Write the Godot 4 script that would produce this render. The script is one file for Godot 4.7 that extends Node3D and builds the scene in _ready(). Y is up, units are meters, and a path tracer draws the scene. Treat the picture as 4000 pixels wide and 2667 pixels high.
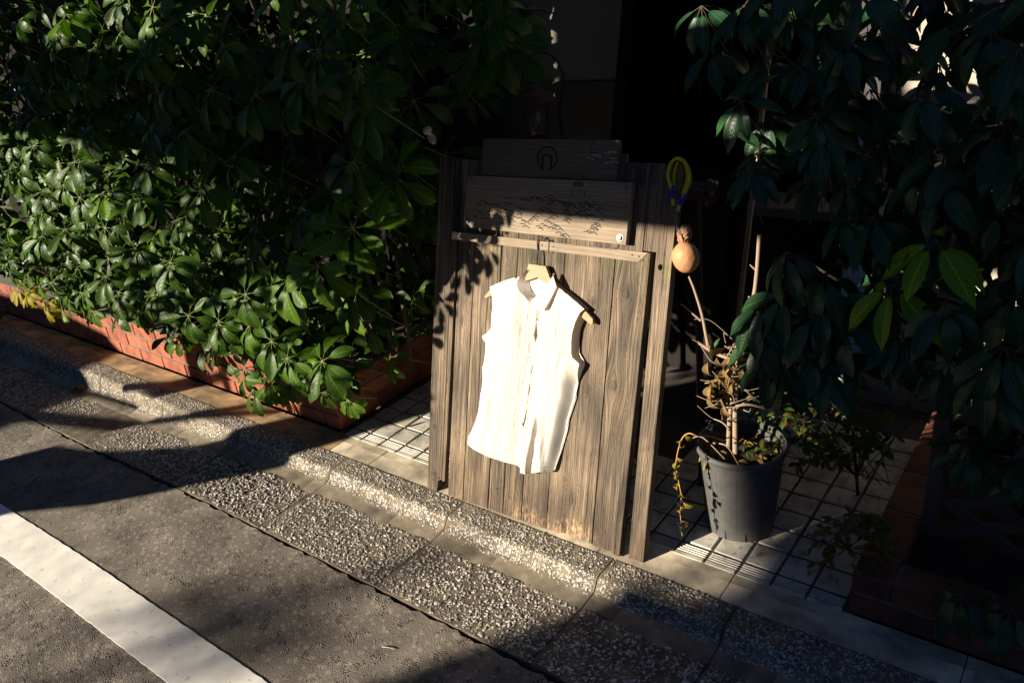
extends Node3D
# A sunlit corner of a narrow street: a wooden shop sign with a blouse hung on it, an umbrella-tree hedge in a brick planter, an exposed-aggregate kerb.
# x runs along the kerb to the right, y is up, z points towards the street; units are metres.

var rng := RandomNumberGenerator.new()
var M := {}
var T := {}
const SUN := Vector3(1.528, -1.0, -2.585)          # the way sunlight travels

# ------------------------------------------------------------------ small helpers
func lin(r: float, g: float, b: float) -> Color:
	return Color(r, g, b).linear_to_srgb()

func mat(r: float, g: float, b: float, rough := 0.8, spec := 0.5) -> StandardMaterial3D:
	var m := StandardMaterial3D.new()
	m.albedo_color = lin(r, g, b); m.roughness = rough; m.metallic_specular = spec
	return m

func tag(o: Node, label: String, category: String, group := "") -> Node:
	o.set_meta("label", label); o.set_meta("category", category)
	if group != "": o.set_meta("group", group)
	return o

func thing(called: String, label: String, category: String, at := Vector3.ZERO, group := "") -> Node3D:
	var o := Node3D.new(); o.name = called; add_child(o, true); o.position = at
	tag(o, label, category, group)
	return o

func obj(called: String, mesh: Mesh, m: Material, parent: Node = self, at := Transform3D()) -> MeshInstance3D:
	var o := MeshInstance3D.new(); o.name = called; o.mesh = mesh
	if m != null: o.material_override = m
	o.transform = at
	parent.add_child(o, true)
	return o

func struct(called: String, mesh: Mesh, m: Material, at := Transform3D()) -> MeshInstance3D:
	var o := obj(called, mesh, m, self, at); o.set_meta("kind", "structure"); return o

func at(x: float, y: float, z: float) -> Transform3D:
	return Transform3D(Basis(), Vector3(x, y, z))

func begin() -> SurfaceTool:
	var st := SurfaceTool.new(); st.begin(Mesh.PRIMITIVE_TRIANGLES); return st

# a triangle that faces n
func tri(st: SurfaceTool, a: Vector3, b: Vector3, c: Vector3, n: Vector3, flat := true) -> void:
	if (b - a).cross(c - a).dot(n) > 0.0:
		var s := b; b = c; c = s
	var nn := -(b - a).cross(c - a).normalized() if flat else n
	for p in [a, b, c]:
		st.set_normal(nn); st.set_uv(Vector2(p.x, p.y)); st.add_vertex(p)

func quad(st: SurfaceTool, a: Vector3, b: Vector3, c: Vector3, d: Vector3, n: Vector3) -> void:
	tri(st, a, b, c, n); tri(st, a, c, d, n)

# a box with chamfered edges; uv is (x, y) of its own axes plus off
func cbox_to(st: SurfaceTool, c: Vector3, s: Vector3, ch: float, jit := 0.0) -> void:
	var h := s * 0.5
	ch = minf(ch, minf(h.x, minf(h.y, h.z)) * 0.9)
	var P := {}
	for ix in [-1, 1]:
		for iy in [-1, 1]:
			for iz in [-1, 1]:
				var sg := Vector3(ix, iy, iz)
				var j := Vector3(rng.randf_range(-jit, jit), rng.randf_range(-jit, jit), rng.randf_range(-jit, jit))
				for ax in 3:
					var p := sg * (h - Vector3.ONE * ch); p[ax] = sg[ax] * h[ax]
					P[[ix, iy, iz, ax]] = c + p + j
	for ax in 3:
		var b := (ax + 1) % 3; var d := (ax + 2) % 3
		for sgn in [-1, 1]:
			var q := []
			for e in [[-1, -1], [1, -1], [1, 1], [-1, 1]]:
				var k := [0, 0, 0, ax]; k[ax] = sgn; k[b] = e[0]; k[d] = e[1]; q.append(P[k])
			var n := Vector3.ZERO; n[ax] = sgn
			quad(st, q[0], q[1], q[2], q[3], n)
		# the edges along this axis
		for e in [[-1, -1], [1, -1], [1, 1], [-1, 1]]:
			var ka := [0, 0, 0, b]; ka[ax] = -1; ka[b] = e[0]; ka[d] = e[1]
			var kb := ka.duplicate(); kb[3] = d
			var kc := ka.duplicate(); kc[ax] = 1
			var kd := kc.duplicate(); kd[3] = d
			var n2 := Vector3.ZERO; n2[b] = e[0]; n2[d] = e[1]
			quad(st, P[ka], P[kb], P[kd], P[kc], n2)
	for ix in [-1, 1]:
		for iy in [-1, 1]:
			for iz in [-1, 1]:
				tri(st, P[[ix, iy, iz, 0]], P[[ix, iy, iz, 1]], P[[ix, iy, iz, 2]], Vector3(ix, iy, iz))

func cbox(c: Vector3, s: Vector3, ch := 0.002, jit := 0.0) -> ArrayMesh:
	var st := begin(); cbox_to(st, c, s, ch, jit); return st.commit()

# a polygon in (x, y) made thick between z0 and z1
func prism(poly: PackedVector2Array, z0: float, z1: float, st: SurfaceTool = null) -> SurfaceTool:
	if st == null: st = begin()
	var idx := Geometry2D.triangulate_polygon(poly)
	for k in range(0, idx.size(), 3):
		for z in [z0, z1]:
			var n := Vector3(0, 0, 1 if (z == z1) == (z1 > z0) else -1)
			tri(st, Vector3(poly[idx[k]].x, poly[idx[k]].y, z), Vector3(poly[idx[k + 1]].x, poly[idx[k + 1]].y, z), Vector3(poly[idx[k + 2]].x, poly[idx[k + 2]].y, z), n)
	var area := 0.0
	for i in poly.size():
		area += poly[i].cross(poly[(i + 1) % poly.size()])
	for i in poly.size():
		var a := poly[i]; var b := poly[(i + 1) % poly.size()]
		var e := b - a; var n := Vector3(e.y, -e.x, 0) * signf(area)
		quad(st, Vector3(a.x, a.y, z0), Vector3(b.x, b.y, z0), Vector3(b.x, b.y, z1), Vector3(a.x, a.y, z1), n)
	return st

func tube(st: SurfaceTool, pts: Array, r0: float, r1: float, sides := 6, caps := true) -> void:
	var n := pts.size()
	var rings := []
	var up := Vector3(0.13, 0.9, 0.41).normalized()
	for i in n:
		var d: Vector3 = (pts[mini(i + 1, n - 1)] - pts[maxi(i - 1, 0)])
		if d.length() < 1e-7: d = Vector3.UP
		d = d.normalized()
		if absf(d.dot(up)) > 0.97: up = Vector3(0.9, 0.1, 0.4).normalized()
		var u := (up - d * d.dot(up)).normalized(); var v := d.cross(u)
		up = u
		var r := lerpf(r0, r1, float(i) / maxf(1, n - 1))
		var ring := []
		for k in sides:
			var a := TAU * k / sides
			ring.append([pts[i] + (u * cos(a) + v * sin(a)) * r, u * cos(a) + v * sin(a)])
		rings.append(ring)
	for i in n - 1:
		for k in sides:
			var k2 := (k + 1) % sides
			var A = rings[i][k]; var B = rings[i][k2]; var C = rings[i + 1][k2]; var D = rings[i + 1][k]
			smooth_tri(st, A, B, C); smooth_tri(st, A, C, D)
	if caps:
		for e in [0, n - 1]:
			var nn: Vector3 = (pts[0] - pts[1]) if e == 0 else (pts[n - 1] - pts[n - 2])
			for k in range(1, sides - 1):
				tri(st, rings[e][0][0], rings[e][k][0], rings[e][k + 1][0], nn)

func smooth_tri(st: SurfaceTool, A, B, C) -> void:
	var a: Vector3 = A[0]; var b: Vector3 = B[0]; var c: Vector3 = C[0]
	var nn: Vector3 = A[1] + B[1] + C[1]
	var L := [A, B, C] if (b - a).cross(c - a).dot(nn) <= 0.0 else [A, C, B]
	for q in L:
		st.set_normal((q[1] as Vector3).normalized()); st.set_uv(Vector2(q[0].x, q[0].y)); st.add_vertex(q[0])

func tube_mesh(pts: Array, r0: float, r1: float, sides := 6) -> ArrayMesh:
	var st := begin(); tube(st, pts, r0, r1, sides); return st.commit()

# [radius, y] profile turned about y
func lathe(prof: Array, sides := 24, st: SurfaceTool = null) -> SurfaceTool:
	if st == null: st = begin()
	for i in prof.size() - 1:
		var r0: float = prof[i][0]; var y0: float = prof[i][1]; var r1: float = prof[i + 1][0]; var y1: float = prof[i + 1][1]
		var sn := Vector2(y1 - y0, r0 - r1).normalized()
		for k in sides:
			var a := TAU * k / sides; var b := TAU * (k + 1) / sides
			var ea := Vector3(cos(a), 0, sin(a)); var eb := Vector3(cos(b), 0, sin(b))
			var na := ea * sn.x + Vector3.UP * sn.y; var nb := eb * sn.x + Vector3.UP * sn.y
			var A := [ea * r0 + Vector3.UP * y0, na]; var B := [eb * r0 + Vector3.UP * y0, nb]
			var C := [eb * r1 + Vector3.UP * y1, nb]; var D := [ea * r1 + Vector3.UP * y1, na]
			if r0 > 1e-6: smooth_tri(st, A, B, C)
			if r1 > 1e-6: smooth_tri(st, A, C, D)
	return st

# a smooth sheet, f(s, t) -> Vector3
func sheet(nu: int, nv: int, f: Callable, flip := false) -> SurfaceTool:
	var st := begin(); st.set_smooth_group(0)
	for j in nv + 1:
		for i in nu + 1:
			st.set_uv(Vector2(float(i) / nu, float(j) / nv)); st.add_vertex(f.call(float(i) / nu, float(j) / nv))
	for j in nv:
		for i in nu:
			var a := j * (nu + 1) + i; var b := a + 1; var c := a + nu + 2; var d := a + nu + 1
			for k in ([a, b, c, a, c, d] if not flip else [a, c, b, a, d, c]): st.add_index(k)
	st.generate_normals()
	return st

func v3s(a: Array) -> Array:
	var out := []
	for i in range(0, a.size(), 3): out.append(Vector3(a[i], a[i + 1], a[i + 2]))
	return out

func v2s(a: Array) -> PackedVector2Array:
	var out := PackedVector2Array()
	for i in range(0, a.size(), 2): out.append(Vector2(a[i], a[i + 1]))
	return out

func along(p: PackedVector2Array, t: float) -> Vector2:
	var L := 0.0
	for i in p.size() - 1: L += p[i].distance_to(p[i + 1])
	var w := clampf(t, 0, 1) * L
	for i in p.size() - 1:
		var d := p[i].distance_to(p[i + 1])
		if w <= d or i == p.size() - 2: return p[i].lerp(p[i + 1], w / maxf(d, 1e-6))
		w -= d
	return p[-1]

func smooth_path(pts: Array, per := 5) -> Array:
	var out := []
	for i in pts.size() - 1:
		var a: Vector3 = pts[maxi(i - 1, 0)]; var b: Vector3 = pts[i]; var c: Vector3 = pts[i + 1]; var d: Vector3 = pts[mini(i + 2, pts.size() - 1)]
		for k in per: out.append(b.cubic_interpolate(c, a, d, float(k) / per))
	out.append(pts[-1])
	return out

func noise(freq: float, s: int, kind := FastNoiseLite.TYPE_SIMPLEX_SMOOTH, oct := 4) -> FastNoiseLite:
	var n := FastNoiseLite.new(); n.seed = s; n.frequency = freq; n.noise_type = kind
	n.fractal_octaves = oct
	if oct == 1: n.fractal_type = FastNoiseLite.FRACTAL_NONE
	return n

func bytes(n: FastNoiseLite, w: int, h: int) -> PackedByteArray:
	var im := n.get_seamless_image(w, h, false, false, 0.12, true); im.convert(Image.FORMAT_L8)
	return im.get_data()

func tex(im: Image) -> ImageTexture:
	im.generate_mipmaps()
	return ImageTexture.create_from_image(im)

# colour picture and relief picture from a function of three noises
func two(w: int, h: int, f: Callable) -> Array:
	var c := PackedByteArray(); c.resize(w * h * 3)
	var r := PackedByteArray(); r.resize(w * h)
	for i in w * h:
		var q: Array = f.call(i)
		c[i * 3] = clampi(int(q[0]), 0, 255); c[i * 3 + 1] = clampi(int(q[1]), 0, 255); c[i * 3 + 2] = clampi(int(q[2]), 0, 255)
		r[i] = clampi(int(q[3]), 0, 255)
	return [Image.create_from_data(w, h, false, Image.FORMAT_RGB8, c), Image.create_from_data(w, h, false, Image.FORMAT_L8, r)]

func relief(im: Image, k: float) -> ImageTexture:
	var n := im.duplicate() as Image; n.convert(Image.FORMAT_RGBA8); n.bump_map_to_normal_map(k)
	return tex(n)

func textured(pair: Array, k: float, rough := 0.9, tri_scale := 0.0) -> StandardMaterial3D:
	var m := StandardMaterial3D.new()
	m.albedo_texture = tex(pair[0]); m.normal_enabled = true; m.normal_texture = relief(pair[1], k); m.roughness = rough
	if tri_scale > 0.0:
		m.uv1_triplanar = true; m.uv1_world_triplanar = true; m.uv1_scale = Vector3.ONE * tri_scale
	return m

# ------------------------------------------------------------------ scene
func _ready() -> void:
	rng.seed = 20
	camera_and_light()
	materials()
	ground()
	street_behind()
	house()
	planters()
	wooden_sign()
	blouse()
	hedge()
	broadleaf()
	pot()
	small_plants()
	behind_things()
	litter()

func camera_and_light() -> void:
	var cam := Camera3D.new(); cam.name = "camera"; add_child(cam)
	cam.position = Vector3(2.315, 1.635, 1.715)
	cam.rotation_degrees = Vector3(-24.286, 39.649, -6.625)
	cam.fov = 46.4; cam.near = 0.02; cam.far = 300.0
	var we := WorldEnvironment.new(); we.name = "environment"; add_child(we)
	var e := Environment.new(); we.environment = e
	var sky := Sky.new(); var sm := ProceduralSkyMaterial.new()
	sm.sky_top_color = Color(0.17, 0.28, 0.50); sm.sky_horizon_color = Color(0.50, 0.63, 0.80); sm.sky_curve = 0.28
	sm.ground_bottom_color = Color(0.10, 0.09, 0.08); sm.ground_horizon_color = Color(0.30, 0.30, 0.30)
	sm.sun_angle_max = 8.0; sm.sun_curve = 0.1
	sky.sky_material = sm; e.background_mode = Environment.BG_SKY; e.sky = sky
	e.background_energy_multiplier = 0.27
	e.tonemap_mode = Environment.TONE_MAPPER_LINEAR
	e.tonemap_exposure = 2.3
	e.sdfgi_enabled = true; e.ssao_enabled = true; e.ssil_enabled = true
	var sun := DirectionalLight3D.new(); sun.name = "sun"; add_child(sun)
	sun.look_at_from_position(-SUN * 10.0, Vector3.ZERO)
	sun.light_energy = 1.6; sun.light_angular_distance = 0.5; sun.light_color = Color(1.0, 0.95, 0.87)
	sun.shadow_enabled = true

func leaf_mat(r: float, g: float, b: float, rough: float, back: float, key := "leaf_tex") -> StandardMaterial3D:
	var m := mat(r, g, b, rough, 0.33)
	m.albedo_texture = T[key][0]; m.normal_enabled = true; m.normal_texture = T[key][1]; m.normal_scale = 0.8
	m.backlight_enabled = true; m.backlight = lin(back * 0.75, back, back * 0.22)
	m.vertex_color_use_as_albedo = true
	return m

func materials() -> void:
	# asphalt: brown-grey, dark pits, pale grains
	var W := 1024
	var a := bytes(noise(0.30, 3, FastNoiseLite.TYPE_SIMPLEX_SMOOTH, 2), W, W)
	var b := bytes(noise(0.05, 5, FastNoiseLite.TYPE_CELLULAR, 1), W, W)
	var c := bytes(noise(0.006, 7), W, W)
	var d := bytes(noise(0.022, 9), W, W)
	M.asphalt = textured(two(W, W, func(i):
		var k := 0.80 + (a[i] - 128) * 0.0022 + (c[i] - 128) * 0.0014
		var pit := clampf((d[i] - 150) * 0.03, 0, 1) * clampf((118 - a[i]) * 0.05, 0, 1)
		var grain := clampf((70 - b[i]) * 0.004, 0, 0.16)
		k = (k + grain) * (1.0 - 0.70 * pit)
		return [143 * k, 133 * k, 119 * k, 120 + (a[i] - 128) * 0.35 + grain * 200 - pit * 130]), 2.6, 0.92, 0.62)
	# exposed-aggregate matrix
	var e := bytes(noise(0.11, 13, FastNoiseLite.TYPE_CELLULAR, 1), W, W)
	M.aggregate = textured(two(W, W, func(i):
		var k := 0.62 + (a[i] - 128) * 0.003 + (c[i] - 128) * 0.0016
		var s := clampf((66 - e[i]) * 0.012, 0, 0.55)
		return [172 * k + s * 85, 155 * k + s * 76, 128 * k + s * 64, 90 + (a[i] - 128) * 0.4 + s * 190]), 8.0, 0.9, 1.6)
	M.kerb = M.aggregate.duplicate(); M.kerb.albedo_color = Color(1.0, 1.0, 1.0)
	M.aggregate.albedo_color = Color(0.94, 0.94, 0.95)
	# plain concrete
	M.concrete = textured(two(512, 512, func(i):
		var x = i % 512; var y = i / 512; var q = y * 1024 + x
		var k := 0.95 + (a[q] - 128) * 0.0017 + (c[q] - 128) * 0.0024
		var pit := clampf((a[q] - 176) * 0.03, 0, 1)
		k *= 1.0 - 0.25 * pit
		return [196 * k, 182 * k, 156 * k, 128 + (a[q] - 128) * 0.25 - pit * 60]), 3.0, 0.92, 1.8)
	M.fillet = textured(two(512, 512, func(i):
		var q = (i / 512) * 1024 + i % 512
		var k := 0.92 + (a[q] - 128) * 0.0022 + (c[q] - 128) * 0.0024
		return [138 * k, 126 * k, 106 * k, 128 + (a[q] - 128) * 0.4]), 4.0, 0.92, 2.2)
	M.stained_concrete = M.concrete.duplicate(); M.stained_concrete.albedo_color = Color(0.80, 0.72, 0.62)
	# road paint
	M.paint = textured(two(1024, 1024, func(i):
		var k := 1.0 + (c[i] - 128) * 0.0007
		var pit := clampf((d[i] - 186) * 0.03, 0, 1) * clampf((120 - a[i]) * 0.04, 0, 1)
		k *= 1.0 - 0.5 * pit
		return [226 * k, 222 * k, 212 * k, 128 + (a[i] - 128) * 0.12 - pit * 60]), 1.6, 0.7, 1.1)
	# brick, floor tile
	var br := two(512, 512, func(i):
		var x = i % 512; var y = i / 512; var q = y * 1024 + x
		var k := 0.95 + (a[q] - 128) * 0.0016 + (c[q] - 128) * 0.0022 - clampf((d[q] - 165) * 0.006, 0, 0.3)
		return [255 * k, 255 * k, 255 * k, 128 + (a[q] - 128) * 0.3])
	var bt := tex(br[0]); var bn := relief(br[1], 2.0)
	for q in [["brick_a", 0.33, 0.094, 0.045], ["brick_b", 0.29, 0.078, 0.036], ["brick_c", 0.36, 0.108, 0.052], ["old_brick_a", 0.17, 0.06, 0.036], ["old_brick_b", 0.14, 0.05, 0.03], ["old_brick_c", 0.20, 0.075, 0.045], ["tile_a", 0.62, 0.57, 0.48], ["tile_b", 0.56, 0.52, 0.44], ["tile_c", 0.66, 0.61, 0.52]]:  # second brick set is darkened, the right planter's shade put into colour
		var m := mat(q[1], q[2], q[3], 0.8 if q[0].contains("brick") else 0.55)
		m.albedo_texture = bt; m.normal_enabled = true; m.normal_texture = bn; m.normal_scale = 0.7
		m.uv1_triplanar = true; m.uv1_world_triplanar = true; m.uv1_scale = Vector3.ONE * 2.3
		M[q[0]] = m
	M.mortar = textured(two(256, 256, func(i):
		var q = (i / 256) * 1024 + i % 256
		var k := 0.9 + (a[q] - 128) * 0.003
		return [128 * k, 120 * k, 106 * k, 128 + (a[q] - 128) * 0.5]), 4.0, 0.95, 4.0)
	M.grout = mat(0.075, 0.066, 0.055, 0.95)
	M.soil = textured(two(256, 256, func(i):
		var q = (i / 256) * 1024 + i % 256
		var k := 0.8 + (a[q] - 128) * 0.006
		return [62 * k, 48 * k, 36 * k, a[q]]), 8.0, 1.0, 3.0)
	# stucco
	M.stucco = textured(two(512, 512, func(i):
		var q = (i / 512) * 1024 + i % 512
		var k := 0.96 + (a[q] - 128) * 0.0008
		return [186 * k, 176 * k, 160 * k, d[q] * 0.5 + a[q] * 0.3]), 8.0, 0.95, 2.4)
	leaf_textures()
	M.stem_green = mat(0.16, 0.20, 0.045, 0.5); M.stem_brown = mat(0.085, 0.06, 0.04, 0.8)
	M.leaf_a = leaf_mat(0.062, 0.135, 0.014, 0.42, 0.46)
	M.leaf_b = leaf_mat(0.088, 0.190, 0.016, 0.42, 0.58)
	M.leaf_c = leaf_mat(0.150, 0.300, 0.018, 0.44, 0.75)
	M.leaf_y = leaf_mat(0.66, 0.52, 0.03, 0.5, 0.8)
	M.leaf_o = leaf_mat(0.36, 0.15, 0.03, 0.6, 0.5)
	M.leaf_any = leaf_mat(1.0, 1.0, 1.0, 0.43, 0.36)
	M.big_any = leaf_mat(1.0, 1.0, 1.0, 0.30, 0.3, "big_tex")
	M.big_a = leaf_mat(0.045, 0.140, 0.055, 0.33, 0.34, "big_tex")
	M.big_b = leaf_mat(0.058, 0.165, 0.055, 0.35, 0.36, "big_tex")
	M.big_new = leaf_mat(0.38, 0.70, 0.04, 0.34, 0.6, "big_tex")
	for k in ["big_any", "big_a", "big_b"]: M[k].metallic_specular = 0.45
	M.dry = leaf_mat(0.52, 0.34, 0.12, 0.8, 0.4)
	M.steel = mat(0.20, 0.195, 0.185, 0.4, 0.6)
	M.wire = mat(0.05, 0.04, 0.032, 0.5); M.wire.metallic = 0.4
	M.black_metal = mat(0.018, 0.016, 0.015, 0.45)
	M.black_wood = mat(0.020, 0.017, 0.015, 0.9, 0.2)
	M.dark = mat(0.010, 0.010, 0.010, 0.8)
	M.pebble = mat(1, 1, 1, 0.6); M.pebble.vertex_color_use_as_albedo = true

func leaf_textures() -> void:
	for q in [["leaf_tex", 7.0, 0.10, 96, 192], ["big_tex", 11.0, 0.20, 128, 256]]:
		var w: int = q[3]; var h: int = q[4]
		var n := noise(0.05, 31)
		var p := two(w, h, func(i):
			var s := (float(i % w) / (w - 1) - 0.5) * 2.0; var t := float(i / w) / (h - 1)
			var mid := exp(-pow(s / 0.045, 2.0))
			var ph := fposmod((t - absf(s) * 0.16) * q[1], 1.0)
			var vein := exp(-pow((ph - 0.5) / 0.10, 2.0)) * (1.0 - absf(s)) * 1.1
			var k := 0.84 + n.get_noise_2d(i % w, i / w) * 0.10
			var l = k + mid * 0.55 + vein * q[2]
			return [205 * l + mid * 30, 205 * l + mid * 12, 205 * l, 128 + mid * 60 - vein * 70 + absf(s) * 10])
		T[q[0]] = [tex(p[0]), relief(p[1], 4.0)]

# ------------------------------------------------------------------ ground
func ground() -> void:
	var st := begin()
	quad(st, Vector3(-150, -0.16, -150), Vector3(150, -0.16, -150), Vector3(150, -0.16, 150), Vector3(-150, -0.16, 150), Vector3.UP)
	struct("ground", st.commit(), M.asphalt)
	# road with a ragged edge along the gutter
	st = begin()
	var x := -6.0; var z0 := 0.522
	while x < 4.99:
		var z1 := 0.526 + rng.randf_range(-0.005, 0.009)
		var ya := road_y(x); var yb := road_y(x + 0.025)
		var a := Vector3(x, ya, z0); var b := Vector3(x + 0.025, yb, z1)
		quad(st, a, b, Vector3(b.x, yb, 12.0), Vector3(a.x, ya, 12.0), Vector3.UP)
		quad(st, a, b, Vector3(b.x, yb - 0.03, b.z - 0.003), Vector3(a.x, ya - 0.03, a.z - 0.003), Vector3(0, 0, -1))
		x += 0.025; z0 = z1
	for s in [[-30.0, -6.0, 0.522, 12.0], [5.0, 30.0, 0.522, 12.0]]:
		quad(st, Vector3(s[0], road_y(s[0]), s[2]), Vector3(s[1], road_y(s[1]), s[2]), Vector3(s[1], road_y(s[1]), s[3]), Vector3(s[0], road_y(s[0]), s[3]), Vector3.UP)
	struct("road", st.commit(), M.asphalt)
	# grit that stands out of the asphalt
	grit()
	st = begin()
	x = -8.0; z0 = 0.945; var zz := 1.099
	while x < 6.0:
		var za := 0.945 + rng.randf_range(-0.0014, 0.0014); var zb := 1.099 + rng.randf_range(-0.0014, 0.0014)
		var ya := road_y(x) + 0.0035; var yb := road_y(x + 0.02) + 0.0035; var dn := Vector3.DOWN * 0.005
		var a := Vector3(x, ya, z0); var b := Vector3(x + 0.02, yb, za); var c := Vector3(x + 0.02, yb, zb); var d := Vector3(x, ya, zz)
		quad(st, a, b, c, d, Vector3.UP); quad(st, a, b, b + dn, a + dn, Vector3(0, 0, -1)); quad(st, d, c, c + dn, d + dn, Vector3(0, 0, 1))
		x += 0.02; z0 = za; zz = zb
	struct("road_line", st.commit(), M.paint)
	gutter()
	porch()

func grit() -> void:
	var mm := MultiMesh.new(); mm.transform_format = MultiMesh.TRANSFORM_3D; mm.use_colors = true
	mm.mesh = stone_mesh(4, 3)
	var n := 5200; mm.instance_count = n
	for i in n:
		var p := Vector3(rng.randf_range(-2.6, 2.2), 0, rng.randf_range(0.53, 1.7))
		p.y = road_y(p.x) - 0.0005
		if p.z > 0.935 and p.z < 1.108: p.z += 0.2
		var s := rng.randf_range(0.0012, 0.0035)
		mm.set_instance_transform(i, Transform3D(Basis.from_euler(Vector3(rng.randf(), rng.randf() * TAU, rng.randf())) * Basis.from_scale(Vector3(s, s * 0.6, s)), p))
		var k := rng.randf_range(0.10, 0.22); mm.set_instance_color(i, Color(k, k * 0.9, k * 0.76))
	var o := MultiMeshInstance3D.new(); o.name = "road_grit"; o.multimesh = mm; o.material_override = M.pebble
	add_child(o, true); o.set_meta("kind", "stuff"); tag(o, "fine grit standing out of the worn asphalt road", "grit")

func stone_mesh(s: int, r: int) -> ArrayMesh:
	var n := noise(0.9, s)
	var f := func(u: float, v: float) -> Vector3:
		var a := u * TAU; var b := v * PI
		var d := Vector3(sin(b) * cos(a), cos(b), sin(b) * sin(a))
		if u >= 0.999: d = Vector3(sin(b), cos(b), 0)
		return d * (1.0 + n.get_noise_3dv(d * 1.3) * 0.75)
	return sheet(r * 2, r, f).commit()

# kerb stones and gutter slabs, with their pebbles
func drop(x: float) -> float:       # the kerb is lowered at the entrance; to the left the gutter lies deeper
	return 0.044 * smoothstep(-0.15, -1.45, x)

func road_y(x: float) -> float:
	return -0.044 - 0.75 * drop(x)

func kerb_y(z: float, x := 1.0) -> float:
	return kerb_profile(z) * (1.0 + drop(x) / 0.0455)

func kerb_profile(z: float) -> float:
	var P := [[0.080, 0.0], [0.160, -0.0003], [0.168, -0.0022], [0.1745, -0.0065], [0.180, -0.014], [0.186, -0.026], [0.192, -0.034], [0.202, -0.0395], [0.225, -0.0438], [0.262, -0.0455]]
	for i in P.size() - 1:
		if z <= P[i + 1][0]: return lerpf(P[i][1], P[i + 1][1], clampf((z - P[i][0]) / (P[i + 1][0] - P[i][0]), 0, 1))
	return -0.0455

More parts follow.
